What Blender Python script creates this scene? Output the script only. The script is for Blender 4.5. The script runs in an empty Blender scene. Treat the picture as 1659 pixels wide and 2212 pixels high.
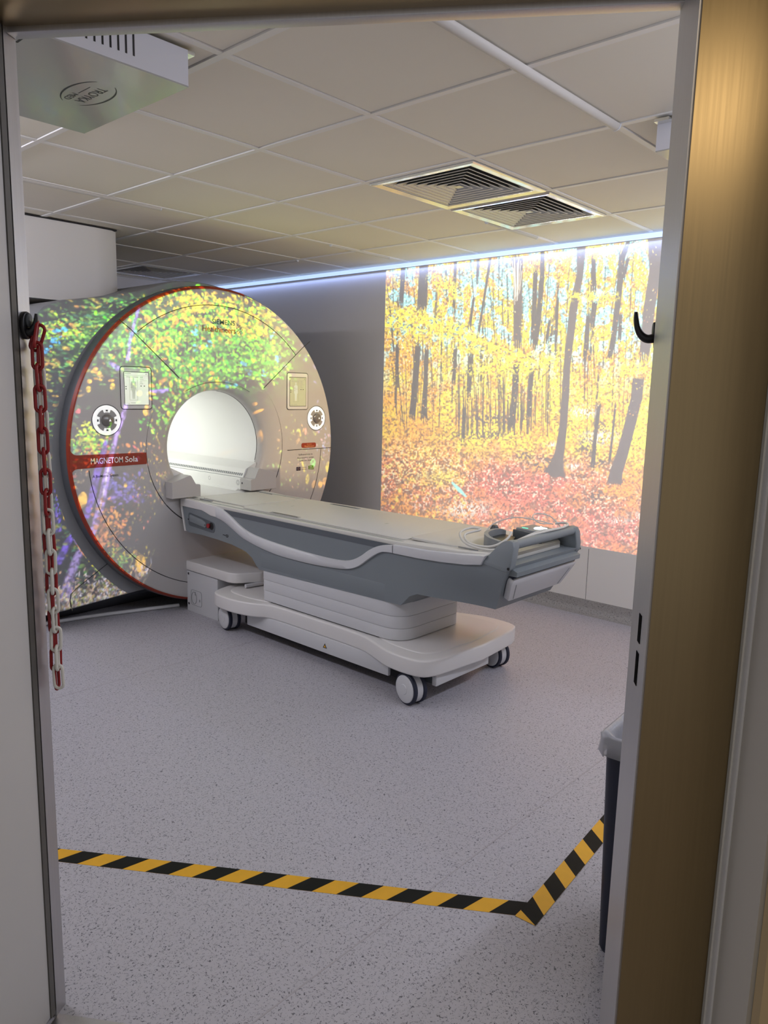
import bpy, bmesh, math
import numpy as np
from mathutils import Matrix, Vector

S = bpy.context.scene
COL = S.collection
PI = math.pi

# ------------------------------------------------------------------ camera, world, exposure
IW, IH, FPX = 1659.0, 2212.0, 1614.6
YAW, PITCH, ROLL = 0.835410, -0.163422, 0.023625
CAM = np.array([-1.9673, -1.8843, 1.3870])

def cam_axes():
    cy, sy, cp, sp, cr, sr = math.cos(YAW), math.sin(YAW), math.cos(PITCH), math.sin(PITCH), math.cos(ROLL), math.sin(ROLL)
    f = np.array([sy * cp, cy * cp, sp])
    rt = np.array([cy, -sy, 0.0])
    up = np.cross(rt, f)
    return cr * rt + sr * up, -sr * rt + cr * up, f

RGT, UPV, FWD = cam_axes()
cd = bpy.data.cameras.new('camera')
cd.sensor_fit = 'HORIZONTAL'
cd.sensor_width = 36.0
cd.lens = 36.0 * FPX / IW
cd.clip_start = 0.02
cam = bpy.data.objects.new('camera', cd)
COL.objects.link(cam)
m = Matrix.Identity(4)
for i in range(3):
    m[i][0], m[i][1], m[i][2], m[i][3] = RGT[i], UPV[i], -FWD[i], CAM[i]
cam.matrix_world = m
S.camera = cam
S.cycles.sample_clamp_indirect = 1.5
S.cycles.caustics_reflective = False
S.cycles.max_bounces = 7
S.cycles.diffuse_bounces = 4
S.cycles.glossy_bounces = 3
S.cycles.transmission_bounces = 3
S.cycles.caustics_refractive = False

world = bpy.data.worlds.new('world')
S.world = world
world.use_nodes = True
world.cycles.sampling_method = 'NONE'
wb = world.node_tree.nodes['Background']
wb.inputs[0].default_value = (0.80, 0.78, 0.80, 1)
wb.inputs[1].default_value = 0.36

S.view_settings.view_transform = 'Standard'
S.view_settings.look = 'None'
S.view_settings.gamma = 1.0
S.view_settings.exposure = 0.35
S.view_settings.use_curve_mapping = False

# ceiling lamps of the corridor behind the camera
def area_light(name, loc, rot, sx, sy, power, color):
    ld = bpy.data.lights.new(name, 'AREA')
    ld.shape = 'RECTANGLE'
    ld.size, ld.size_y = sx, sy
    ld.energy = power
    ld.color = color
    o = bpy.data.objects.new(name, ld)
    COL.objects.link(o)
    o.location = loc
    o.rotation_euler = rot
    return o

corridor_lamp = area_light('corridor_lamp', (-1.60, -2.24, 2.50), (0, 0, -0.974), 0.9, 0.22, 6.2, (1.0, 0.80, 0.54))

# ------------------------------------------------------------------ constants of the place
XW = 2.33          # wall with the forest picture
YB = 4.36          # far wall
XL, YF = -1.62, -1.80
CEIL = 2.30
XC = 0.81          # scanner and table axis
YG = 2.028         # scanner front face
RNG = np.random.default_rng(7)

# ------------------------------------------------------------------ materials
MATS = {}
def mat(name, col, rough=0.5, metal=0.0, spec=0.5, emit=None, estr=0.0, coat=0.0, noise=None, bump=None, alpha=None):
    if name in MATS:
        return MATS[name]
    mt = bpy.data.materials.new(name)
    mt.use_nodes = True
    nt = mt.node_tree
    b = nt.nodes['Principled BSDF']
    b.inputs['Base Color'].default_value = (*col, 1)
    b.inputs['Roughness'].default_value = rough
    b.inputs['Metallic'].default_value = metal
    b.inputs['Specular IOR Level'].default_value = spec
    b.inputs['Coat Weight'].default_value = coat
    if emit:
        b.inputs['Emission Color'].default_value = (*emit, 1)
        b.inputs['Emission Strength'].default_value = estr
        mt.cycles.emission_sampling = 'NONE'
    if alpha is not None:
        b.inputs['Alpha'].default_value = alpha
    if noise or bump:
        tc = nt.nodes.new('ShaderNodeTexCoord')
        nz = nt.nodes.new('ShaderNodeTexNoise')
        nz.inputs['Scale'].default_value = (noise or bump)[0]
        nz.inputs['Detail'].default_value = 3
        nt.links.new(tc.outputs['Object'], nz.inputs['Vector'])
        if noise:
            mx = nt.nodes.new('ShaderNodeMix')
            mx.data_type = 'RGBA'
            a = noise[1]
            mx.inputs[6].default_value = (*[c * (1 - a) for c in col], 1)
            mx.inputs[7].default_value = (*[min(1, c * (1 + a)) for c in col], 1)
            nt.links.new(nz.outputs['Fac'], mx.inputs[0])
            nt.links.new(mx.outputs[2], b.inputs['Base Color'])
        if bump:
            bp = nt.nodes.new('ShaderNodeBump')
            bp.inputs['Strength'].default_value = bump[1]
            bp.inputs['Distance'].default_value = 0.002
            nt.links.new(nz.outputs['Fac'], bp.inputs['Height'])
            nt.links.new(bp.outputs[0], b.inputs['Normal'])
    MATS[name] = mt
    return mt

M_WALL = mat('wall_paint', (0.83, 0.81, 0.775), 0.75, noise=(3, 0.02), bump=(120, 0.08))
M_TILE = mat('ceiling_tile', (0.90, 0.865, 0.765), 0.95, spec=0.1, noise=(2.5, 0.02), bump=(260, 0.25))
M_BAR = mat('ceiling_grid', (0.92, 0.91, 0.88), 0.5, noise=(20, 0.02))
M_PLENUM = mat('plenum', (0.05, 0.05, 0.05), 0.9)
M_WHITE = mat('white_shell', (0.72, 0.71, 0.69), 0.33, noise=(4, 0.01))
M_COVER = mat('cover_white', (0.50, 0.487, 0.472), 0.36, noise=(4, 0.01))
M_WHITE2 = mat('white_shell_cool', (0.62, 0.63, 0.64), 0.36, noise=(4, 0.01))
M_BORE = mat('bore_liner', (0.86, 0.87, 0.84), 0.55, noise=(6, 0.01))
M_RIM = mat('rim_grey', (0.075, 0.082, 0.092), 0.5, noise=(5, 0.03))
M_BODY = mat('body_shell', (0.215, 0.222, 0.23), 0.5, noise=(5, 0.02))
M_RED = mat('orange_red', (0.27, 0.028, 0.008), 0.4, noise=(5, 0.03))
M_SEAM = mat('seam_dark', (0.015, 0.015, 0.017), 0.7, noise=(50, 0.05))
M_BLUE = mat('slate_grey', (0.20, 0.228, 0.243), 0.45, noise=(6, 0.03), bump=(500, 0.05))
M_BLUE2 = mat('slate_grey_deep', (0.10, 0.115, 0.13), 0.5, noise=(6, 0.03))
M_TOP = mat('table_top', (0.62, 0.61, 0.56), 0.42, noise=(5, 0.015))
M_RUBBER = mat('tyre_navy', (0.012, 0.016, 0.035), 0.6, noise=(20, 0.1))
M_BLACK = mat('black_plastic', (0.006, 0.006, 0.007), 0.35, noise=(20, 0.1))
M_GREY = mat('mid_grey_plastic', (0.25, 0.265, 0.27), 0.45, noise=(8, 0.04))
M_DGREY = mat('dark_grey_plastic', (0.07, 0.08, 0.085), 0.45, noise=(8, 0.04))
M_BOX = mat('white_lacquer', (0.74, 0.75, 0.80), 0.35, noise=(3, 0.01))
M_GLOSS = mat('gloss_panel', (0.46, 0.46, 0.44), 0.16, spec=0.6, coat=0.15, noise=(3, 0.01))
M_NAVY = mat('bin_navy', (0.006, 0.010, 0.028), 0.4, noise=(12, 0.1))
M_CHR = mat('chain_red', (0.27, 0.008, 0.010), 0.4, noise=(30, 0.08))
M_CHW = mat('chain_white', (0.70, 0.69, 0.64), 0.4, noise=(30, 0.03))
M_TY = mat('tape_yellow', (0.80, 0.42, 0.015), 0.45, noise=(25, 0.10))
M_TK = mat('tape_black', (0.010, 0.011, 0.009), 0.55, spec=0.15, noise=(9, 0.35))
M_LED = mat('led_diffuser', (0.8, 0.85, 1.0), 0.5, emit=(0.40, 0.58, 1.0), estr=0.85, noise=(30, 0.01))
M_LED2 = mat('fill_led_diffuser', (0.8, 0.85, 1.0), 0.5, emit=(0.85, 0.86, 1.0), estr=1.5, noise=(30, 0.01))
M_LEDALU = mat('led_profile', (0.72, 0.75, 0.82), 0.4, noise=(30, 0.01))
M_BORELED = mat('bore_led', (1, 1, 1), 0.5, emit=(1.0, 1.0, 0.97), estr=1.2, noise=(30, 0.01))
M_SCREEN = mat('screen_paper', (0.70, 0.74, 0.62), 0.3, emit=(0.80, 0.86, 0.70), estr=0.42, noise=(30, 0.02))
M_SCREEN2 = mat('screen_dim', (0.46, 0.47, 0.32), 0.3, emit=(0.80, 0.82, 0.50), estr=0.12, noise=(30, 0.02))
M_INK = mat('screen_ink', (0.33, 0.35, 0.30), 0.4, emit=(0.8, 0.86, 0.7), estr=0.08, noise=(30, 0.02))
M_INKD = mat('print_dark', (0.02, 0.022, 0.03), 0.45, noise=(30, 0.05))
M_DIAL = mat('dial_lit', (0.85, 0.86, 0.84), 0.3, emit=(0.95, 0.97, 0.95), estr=0.4, noise=(30, 0.01))
M_LGREEN = mat('print_green', (0.10, 0.22, 0.02), 0.45, noise=(30, 0.05))
M_LTEAL = mat('print_petrol', (0.01, 0.08, 0.12), 0.45, noise=(30, 0.05))
M_LORANGE = mat('print_orange', (0.26, 0.045, 0.008), 0.45, noise=(30, 0.05))
M_LWHITE = mat('print_white', (0.80, 0.78, 0.74), 0.45, noise=(30, 0.02))
M_CREAM = mat('corridor_paint', (0.46, 0.43, 0.37), 0.8, noise=(3, 0.03), bump=(120, 0.1))
M_YELLOW = mat('corridor_paint_yellow', (0.40, 0.30, 0.16), 0.8, noise=(3, 0.03), bump=(120, 0.1))
M_LEAF = mat('door_leaf_white', (0.60, 0.59, 0.57), 0.5, noise=(3, 0.02))
M_GASK = mat('gasket_dark', (0.10, 0.095, 0.085), 0.5, noise=(30, 0.1))
M_PIN = mat('button_red', (0.32, 0.015, 0.02), 0.3, noise=(30, 0.05))
M_CABLE = mat('cable_white', (0.66, 0.65, 0.60), 0.4, noise=(30, 0.02))
M_GLED = mat('green_led', (0.1, 0.8, 0.4), 0.4, emit=(0.1, 1.0, 0.5), estr=1.4, noise=(30, 0.02))
M_WLED = mat('white_led', (1, 1, 1), 0.4, emit=(0.9, 1.0, 1.0), estr=1.8, noise=(30, 0.02))
M_VENT = mat('vent_aluminium', (0.55, 0.55, 0.54), 0.35, metal=0.6, noise=(10, 0.05))
M_VENTF = mat('vent_frame', (0.80, 0.80, 0.76), 0.16, metal=0.75, noise=(30, 0.10), bump=(60, 0.5))
M_BLIND = mat('vent_dark', (0.004, 0.004, 0.004), 0.95, spec=0.05, noise=(10, 0.1))


def steel_mat(name, col, rough, stretch):
    mt = bpy.data.materials.new(name)
    mt.use_nodes = True
    nt = mt.node_tree
    b = nt.nodes['Principled BSDF']
    b.inputs['Metallic'].default_value = 1.0
    tc = nt.nodes.new('ShaderNodeTexCoord')
    mp = nt.nodes.new('ShaderNodeMapping')
    mp.inputs['Scale'].default_value = stretch
    nz = nt.nodes.new('ShaderNodeTexNoise')
    nz.inputs['Scale'].default_value = 30
    nz.inputs['Detail'].default_value = 4
    nt.links.new(tc.outputs['Object'], mp.inputs['Vector'])
    nt.links.new(mp.outputs[0], nz.inputs['Vector'])
    cr = nt.nodes.new('ShaderNodeMapRange')
    cr.inputs[3].default_value = rough - 0.05
    cr.inputs[4].default_value = rough + 0.08
    nt.links.new(nz.outputs['Fac'], cr.inputs[0])
    nt.links.new(cr.outputs[0], b.inputs['Roughness'])
    mx = nt.nodes.new('ShaderNodeMix')
    mx.data_type = 'RGBA'
    mx.inputs[6].default_value = (*[c * 0.9 for c in col], 1)
    mx.inputs[7].default_value = (*[c * 1.08 for c in col], 1)
    nt.links.new(nz.outputs['Fac'], mx.inputs[0])
    nt.links.new(mx.outputs[2], b.inputs['Base Color'])
    return mt

M_STEEL = steel_mat('brushed_brass', (0.34, 0.255, 0.135), 0.33, (8, 8, 0.15))
M_STEEL2 = steel_mat('brushed_steel_satin', (0.58, 0.57, 0.57), 0.42, (8, 8, 0.15))


def floor_mat(name, base, fleck, dens=0.5):
    mt = bpy.data.materials.new(name)
    mt.use_nodes = True
    nt = mt.node_tree
    b = nt.nodes['Principled BSDF']
    b.inputs['Roughness'].default_value = 0.45
    b.inputs['Specular IOR Level'].default_value = 0.35
    tc = nt.nodes.new('ShaderNodeTexCoord')
    def noise(scale, detail=2.0, dist=0.0):
        n = nt.nodes.new('ShaderNodeTexNoise')
        n.inputs['Scale'].default_value = scale
        n.inputs['Detail'].default_value = detail
        n.inputs['Distortion'].default_value = dist
        nt.links.new(tc.outputs['Object'], n.inputs['Vector'])
        return n.outputs['Fac']
    def math_(op, a, bb, clamp=False):
        n = nt.nodes.new('ShaderNodeMath')
        n.operation = op
        n.use_clamp = clamp
        for k, v in enumerate((a, bb)):
            if isinstance(v, (int, float)):
                n.inputs[k].default_value = v
            else:
                nt.links.new(v, n.inputs[k])
        return n.outputs[0]
    def flecks(s1, s2, w, thr):
        r = math_('ABSOLUTE', math_('SUBTRACT', noise(s1, 1.0, 0.6), 0.5), 0)
        line = math_('LESS_THAN', r, w)
        gate = math_('GREATER_THAN', noise(s2, 1.0), thr)
        return math_('MULTIPLY', line, gate)
    f1 = flecks(88, 130, 0.022, 0.53)
    f2 = flecks(130, 95, 0.024, 0.55)
    f3 = math_('GREATER_THAN', noise(150, 1.0), 0.72)
    tot = math_('MAXIMUM', math_('MULTIPLY', f1, 0.8), math_('MAXIMUM', math_('MULTIPLY', f2, 0.5), math_('MULTIPLY', f3, 0.9)))
    mx0 = nt.nodes.new('ShaderNodeMix')
    mx0.data_type = 'RGBA'
    mx0.inputs[6].default_value = (*[c * 0.94 for c in base], 1)
    mx0.inputs[7].default_value = (*[c * 1.05 for c in base], 1)
    nt.links.new(noise(40, 4), mx0.inputs[0])
    mx = nt.nodes.new('ShaderNodeMix')
    mx.data_type = 'RGBA'
    mx.inputs[7].default_value = (*fleck, 1)
    nt.links.new(mx0.outputs[2], mx.inputs[6])
    nt.links.new(tot, mx.inputs[0])
    nt.links.new(mx.outputs[2], b.inputs['Base Color'])
    return mt

M_FLOOR = floor_mat('speckled_vinyl', (0.47, 0.463, 0.50), (0.045, 0.045, 0.06))
M_COVE = floor_mat('speckled_vinyl_cove', (0.36, 0.345, 0.33), (0.06, 0.06, 0.06))

def bag_mat():
    mt = bpy.data.materials.new('bin_bag_film')
    mt.use_nodes = True
    nt = mt.node_tree
    b = nt.nodes['Principled BSDF']
    b.inputs['Base Color'].default_value = (0.55, 0.56, 0.60, 1)
    b.inputs['Roughness'].default_value = 0.3
    tc = nt.nodes.new('ShaderNodeTexCoord')
    nz = nt.nodes.new('ShaderNodeTexNoise')
    nz.inputs['Scale'].default_value = 25
    nt.links.new(tc.outputs['Object'], nz.inputs['Vector'])
    bp = nt.nodes.new('ShaderNodeBump')
    bp.inputs['Strength'].default_value = 0.6
    bp.inputs['Distance'].default_value = 0.01
    nt.links.new(nz.outputs['Fac'], bp.inputs['Height'])
    nt.links.new(bp.outputs[0], b.inputs['Normal'])
    tr = nt.nodes.new('ShaderNodeBsdfTransparent')
    ms = nt.nodes.new('ShaderNodeMixShader')
    ms.inputs[0].default_value = 0.72
    nt.links.new(tr.outputs[0], ms.inputs[1])
    nt.links.new(b.outputs[0], ms.inputs[2])
    nt.links.new(ms.outputs[0], nt.nodes['Material Output'].inputs['Surface'])
    return mt
M_BAG = bag_mat()

def slide_mat():
    mt = bpy.data.materials.new('projector_slide')
    mt.use_nodes = True
    nt = mt.node_tree
    nt.nodes.remove(nt.nodes['Principled BSDF'])
    at = nt.nodes.new('ShaderNodeAttribute')
    at.attribute_name = 'picture'
    tr = nt.nodes.new('ShaderNodeBsdfTransparent')
    nt.links.new(at.outputs['Color'], tr.inputs['Color'])
    nt.links.new(tr.outputs[0], nt.nodes['Material Output'].inputs['Surface'])
    return mt
M_SLIDE = slide_mat()

# ------------------------------------------------------------------ object helpers
def root_loc(parent):
    p = parent
    while p is not None and p.parent is not None:
        p = p.parent
    return Vector(p.location) if p is not None else Vector((0, 0, 0))

def link(name, me, mt, parent=None, loc=None):
    o = bpy.data.objects.new(name, me)
    COL.objects.link(o)
    if mt is not None and me is not None and not me.materials:
        me.materials.append(mt)
    if parent is not None:
        o.parent = parent
    if loc is not None:
        o.location = loc
    return o

def mesh_obj(name, verts, faces, mt, parent=None, smooth=False, world=True, sharp=None):
    """verts in world coordinates; the object's origin follows the top-level parent"""
    me = bpy.data.meshes.new(name)
    off = root_loc(parent)
    me.from_pydata([tuple(Vector(v) - off) for v in verts], [], faces)
    bm = bmesh.new()
    bm.from_mesh(me)
    bmesh.ops.recalc_face_normals(bm, faces=bm.faces)
    bm.to_mesh(me)
    bm.free()
    if smooth:
        me.polygons.foreach_set('use_smooth', [True] * len(me.polygons))
        if sharp:
            me.set_sharp_from_angle(angle=sharp)
    return link(name, me, mt, parent)

def from_bm(name, bm, mt, parent=None, smooth=False, sharp=math.radians(40)):
    off = root_loc(parent)
    bmesh.ops.recalc_face_normals(bm, faces=bm.faces)
    bmesh.ops.translate(bm, verts=bm.verts, vec=-off)
    me = bpy.data.meshes.new(name)
    bm.to_mesh(me)
    bm.free()
    if smooth:
        me.polygons.foreach_set('use_smooth', [True] * len(me.polygons))
        if sharp:
            me.set_sharp_from_angle(angle=sharp)
    return link(name, me, mt, parent)

def bm_box(bm, x0, x1, y0, y1, z0, z1):
    r = bmesh.ops.create_cube(bm, size=1.0)
    for v in r['verts']:
        v.co = Vector(((x0 + x1) / 2 + v.co.x * (x1 - x0), (y0 + y1) / 2 + v.co.y * (y1 - y0), (z0 + z1) / 2 + v.co.z * (z1 - z0)))
    return r['verts']

def box(name, x0, x1, y0, y1, z0, z1, mt, parent=None, bevel=0.0, seg=2):
    bm = bmesh.new()
    bm_box(bm, x0, x1, y0, y1, z0, z1)
    if bevel:
        bmesh.ops.bevel(bm, geom=bm.edges[:] , offset=bevel, segments=seg, affect='EDGES', profile=0.5)
    return from_bm(name, bm, mt, parent, smooth=bool(bevel))

def prism(name, poly, fn, a, b, mt, parent=None, bevel=0.0, seg=2, smooth=True):
    """poly: 2-D outline; fn(u,v,w) -> world point; extruded from w=a to w=b"""
    bm = bmesh.new()
    va = [bm.verts.new(fn(u, v, a)) for u, v in poly]
    vb = [bm.verts.new(fn(u, v, b)) for u, v in poly]
    n = len(poly)
    fa = bm.faces.new(va)
    fb = bm.faces.new(vb[::-1])
    for i in range(n):
        bm.faces.new((va[i], va[(i + 1) % n], vb[(i + 1) % n], vb[i]))
    bmesh.ops.recalc_face_normals(bm, faces=bm.faces)
    if bevel:
        es = list(set(fa.edges[:] + fb.edges[:]))
        bmesh.ops.bevel(bm, geom=es, offset=bevel, segments=seg, affect='EDGES', profile=0.5)
    return from_bm(name, bm, mt, parent, smooth=smooth, sharp=math.radians(35))

def lathe(name, prof, mt, parent=None, n=96, c=(XC, 1.0), a0=0.0, a1=2 * PI, smooth=True, sharp=math.radians(35)):
    """profile of (radius, y) turned about the axis x=c0, z=c1"""
    full = abs(a1 - a0 - 2 * PI) < 1e-6
    k = n if full else n + 1
    verts, faces = [], []
    for i in range(k):
        a = a0 + (a1 - a0) * i / n
        for r, y in prof:
            verts.append((c[0] + r * math.cos(a), y, c[1] + r * math.sin(a)))
    p = len(prof)
    for i in range(n):
        j = (i + 1) % k
        for q in range(p - 1):
            faces.append((i * p + q, j * p + q, j * p + q + 1, i * p + q + 1))
    return mesh_obj(name, verts, faces, mt, parent, smooth=smooth, sharp=sharp)

def tube_data(pts, r, closed=False, n=8, cap=True):
    P = [np.array(p, float) for p in pts]
    k = len(P)
    verts, faces = [], []
    up0 = None
    for i in range(k):
        if closed:
            t = P[(i + 1) % k] - P[i - 1]
        else:
            t = P[min(i + 1, k - 1)] - P[max(i - 1, 0)]
        t = t / (np.linalg.norm(t) + 1e-12)
        if up0 is None:
            up0 = np.array([0, 0, 1.0]) if abs(t[2]) < 0.9 else np.array([1.0, 0, 0])
        s = np.cross(t, up0)
        s /= np.linalg.norm(s) + 1e-12
        u = np.cross(s, t)
        up0 = u
        rr = r[i] if isinstance(r, (list, tuple, np.ndarray)) else r
        for j in range(n):
            a = 2 * PI * j / n
            verts.append(tuple(P[i] + rr * (math.cos(a) * s + math.sin(a) * u)))
    for i in range(k if closed else k - 1):
        i2 = (i + 1) % k
        for j in range(n):
            j2 = (j + 1) % n
            faces.append((i * n + j, i * n + j2, i2 * n + j2, i2 * n + j))
    if not closed and cap:
        faces.append(tuple(range(n))[::-1])
        faces.append(tuple((k - 1) * n + j for j in range(n)))
    return verts, faces

def tube(name, pts, r, mt, parent=None, closed=False, n=8):
    v, f = tube_data(pts, r, closed, n)
    return mesh_obj(name, v, f, mt, parent, smooth=True, sharp=math.radians(60))

def spline(pts, n=8):
    """Catmull-Rom through points"""
    P = [np.array(p, float) for p in pts]
    out = []
    for i in range(len(P) - 1):
        p0, p1, p2, p3 = P[max(i - 1, 0)], P[i], P[i + 1], P[min(i + 2, len(P) - 1)]
        for k in range(n):
            t = k / n
            out.append(0.5 * ((2 * p1) + (-p0 + p2) * t + (2 * p0 - 5 * p1 + 4 * p2 - p3) * t * t + (-p0 + 3 * p1 - 3 * p2 + p3) * t ** 3))
    out.append(P[-1])
    return out

def round_poly(pts, rad, n=6):
    """round the corners of a 2-D polygon; rad one value or one per corner"""
    out = []
    k = len(pts)
    for i in range(k):
        p = np.array(pts[i], float)
        a = np.array(pts[i - 1], float) - p
        b = np.array(pts[(i + 1) % k], float) - p
        la, lb = np.linalg.norm(a), np.linalg.norm(b)
        r = rad[i] if isinstance(rad, (list, tuple)) else rad
        a, b = a / la, b / lb
        ang = math.acos(max(-1, min(1, float(a @ b))))
        if r <= 1e-6 or ang > 3.1:
            out.append(tuple(p))
            continue
        d = min(r / math.tan(ang / 2), la * 0.49, lb * 0.49)
        p1, p2 = p + a * d, p + b * d
        for q in range(n + 1):
            t = q / n
            out.append(tuple((1 - t) ** 2 * p1 + 2 * t * (1 - t) * p + t * t * p2))
    return out

def thing(name, label, cat, loc=(0, 0, 0), group=None, kind=None):
    o = bpy.data.objects.new(name, None)
    COL.objects.link(o)
    o.empty_display_size = 0.1
    o.location = loc
    return tag(o, label, cat, group, kind)

def tag(o, label, cat=None, group=None, kind=None):
    o['label'] = label
    if cat:
        o['category'] = cat
    if group:
        o['group'] = group
    if kind:
        o['kind'] = kind
    return o

def struct(o, label):
    o['kind'] = 'structure'
    o['label'] = label
    return o

bpy_fonts = []
def text(name, s, origin, right, up, width, mt, parent=None, height=None, align='LEFT', thick=0.0004, bold=0.0, label=None):
    """flat lettering: origin world point, right/up unit vectors, total width in metres"""
    cu = bpy.data.curves.new(name, 'FONT')
    cu.body = s
    cu.size = 1.0
    cu.align_x = align
    cu.offset = bold
    cu.resolution_u = 3
    o = bpy.data.objects.new(name, cu)
    COL.objects.link(o)
    bpy.context.view_layer.update()
    dx, dy = max(o.dimensions.x, 1e-4), max(o.dimensions.y, 1e-4)
    sx = width / dx
    sy = sx if height is None else height / dy
    r, u = Vector(right).normalized(), Vector(up).normalized()
    nrm = r.cross(u)
    me = bpy.data.meshes.new_from_object(o.evaluated_get(bpy.context.evaluated_depsgraph_get()))
    bpy.data.objects.remove(o)
    off = Vector(origin) - root_loc(parent)
    for v in me.vertices:
        v.co = off + r * (v.co.x * sx) + u * (v.co.y * sy) + nrm * thick
    me.name = name
    me.materials.clear()
    ob = link(name, me, mt, parent)
    if label:
        ob['label'] = label
    return ob

# ================================================================== THE SETTING
# door opening coordinates: t along the door wall (to the right), n through the door into the room
TV = np.array([0.5622, -0.8270])
NV = np.array([0.8270, 0.5622])
def D(t, n, z):
    p = CAM[:2] + TV * t + NV * n
    return (p[0], p[1], z)
def dbox(name, t0, t1, n0, n1, z0, z1, mt, parent=None, bevel=0.0):
    return prism(name, [(t0, n0), (t1, n0), (t1, n1), (t0, n1)], lambda u, v, w: D(u, v, w), z0, z1, mt, parent, bevel=bevel, smooth=bool(bevel))

# ---- floor: room and corridor in one slab, welded vinyl seam as a part
fl = struct(box('floor', -4.6, XW + 0.1, -4.6, YB + 0.1, -0.08, 0.0, M_FLOOR), 'pale lilac speckled vinyl floor')
M_WELD = mat('weld_line', (0.40, 0.385, 0.41), 0.5, noise=(30, 0.05))
box('floor_seam', -1.25, 2.25, -0.7235, -0.7195, 0.0, 0.0005, M_WELD, fl)
box('floor_seam', -1.5, 2.25, 1.276, 1.280, 0.0, 0.0005, M_WELD, fl)

# ---- ceiling: tiles and grid bars
ce = struct(box('ceiling', -2.4, XW + 0.1, YF - 0.1, YB + 0.1, CEIL + 0.03, CEIL + 0.09, M_PLENUM), 'white suspended tile ceiling')
VENTS = {(1, 0), (2, 0), (2, 6)}
def tile_mesh(sx, sy):
    g = 0.0135
    bm = bmesh.new()
    bm_box(bm, g, sx - g, g, sy - g, 0.004, 0.024)
    es = [e for e in bm.edges if all(v.co.z < 0.01 for v in e.verts)]
    bmesh.ops.bevel(bm, geom=es, offset=0.0025, segments=1, affect='EDGES')
    me = bpy.data.meshes.new('tile')
    bm.to_mesh(me)
    bm.free()
    me.materials.append(M_TILE)
    return me
tile_cache = {}
for i in range(-3, 4):
    for j in range(-3, 8):
        x0, y0 = 0.6 * i, 0.6 * j
        x1, y1 = min(x0 + 0.6, XW - 0.002), min(y0 + 0.6, YB - 0.002)
        if y0 < YF - 0.05:
            y0 = YF
        if x0 < XL - 0.2:
            x0 = XL - 0.1
        if (i, j) in VENTS or x1 - x0 < 0.06 or y1 - y0 < 0.06:
            continue
        key = (round(x1 - x0, 3), round(y1 - y0, 3))
        if key not in tile_cache:
            tile_cache[key] = tile_mesh(*key)
        link('tile', tile_cache[key], M_TILE, ce, (x0, y0, CEIL))
for i in range(-2, 4):
    box('grid_bar', 0.6 * i - 0.012, 0.6 * i + 0.012, YF, YB, CEIL - 0.0005, CEIL + 0.03, M_BAR, ce)
for j in range(-2, 8):
    box('grid_bar', XL - 0.1, XW, 0.6 * j - 0.012, 0.6 * j + 0.012, CEIL, CEIL + 0.0295, M_BAR, ce)
box('edge_trim', XW - 0.016, XW, YF, YB, CEIL - 0.004, CEIL + 0.03, M_BAR, ce)
box('edge_trim', XL, XW, YB - 0.02, YB, CEIL - 0.004, CEIL + 0.03, M_BAR, ce)

# ---- walls
def wall(name, x0, x1, y0, y1, z0, z1, label, mt=M_WALL):
    return struct(box(name, x0, x1, y0, y1, z0, z1, mt), label)
wall('wall_right', XW, XW + 0.1, YF - 0.1, YB + 0.1, 0, CEIL + 0.03, 'long plain wall that carries the projected forest picture')
wall('wall_back', XL - 0.1, XW, YB, YB + 0.1, 0, CEIL + 0.03, 'far wall behind the scanner')
wall('wall_left', XL - 0.1, XL, 0.05, YB, 0, CEIL + 0.03, 'side wall left of the scanner, hidden by the door frame')
wall('wall_front', -0.40, XW, YF - 0.1, YF, 0, CEIL + 0.03, 'wall on the right of the entrance')
# coved skirting
cove = [(0, 0), (0.045, 0), (0.028, 0.006), (0.012, 0.022), (0.006, 0.05), (0.004, 0.092), (0, 0.092)]
b1 = struct(prism('baseboard_right', cove, lambda u, v, w: (XW - u, w, v), YF, YB, M_COVE), 'speckled vinyl cove skirting below the forest picture')
struct(prism('baseboard_back', cove, lambda u, v, w: (w, YB - u, v), XL, XW - 0.05, M_COVE), 'speckled vinyl cove skirting of the far wall')
# wall panel joint below the picture
box('panel_joint_or_shade', XW - 0.0008, XW, 0.252, 0.254, 0.093, 0.42, M_SEAM, bpy.data.objects['wall_right'])

# ---- door wall, steel frame, leaf, corridor
R_T, L_T, N1, N0 = 0.275, -0.890, 1.373, 1.235
HEAD = 2.003
dw = struct(dbox('wall_entrance', 0.42, 0.80, 1.20, 1.37, 0, CEIL + 0.03, M_WALL), 'wall beside the door opening')
dbox('wall_section', -1.62, -0.96, 1.30, 1.37, 0, CEIL + 0.03, M_WALL, dw)
dbox('wall_section', -1.62, 0.80, 1.24, 1.37, 2.16, CEIL + 0.03, M_WALL, dw)

dr = struct(thing('door_1', 'x', None), 'brushed steel door frame of the scanner room')
dbox('jamb', R_T, R_T + 0.148, N0, N1, 0, 2.16, M_STEEL, dr, bevel=0.004)
dbox('jamb_lining', R_T - 0.003, R_T, N0 + 0.006, N1, 0, HEAD, M_STEEL2, dr)
dbox('jamb_return', R_T + 0.012, R_T + 0.148, N1, N1 + 0.05, 0, HEAD, M_STEEL2, dr)
dbox('jamb', L_T - 0.07, L_T, N1 - 0.036, N1, 0, HEAD + 0.05, M_STEEL2, dr, bevel=0.002)
dbox('header', L_T - 0.12, R_T + 0.148, N0, N1 - 0.004, HEAD + 0.006, 2.16, M_STEEL, dr, bevel=0.004)
dbox('header_lip', L_T, R_T, N1 - 0.028, N1, HEAD - 0.004, HEAD + 0.012, M_STEEL2, dr, bevel=0.002)
for z0, z1 in ((0.962, 1.012), (0.886, 0.944)):
    dbox('strike_slot', R_T - 0.004, R_T - 0.0028, 1.288, 1.308, z0, z1, M_BLIND, dr)
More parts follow.
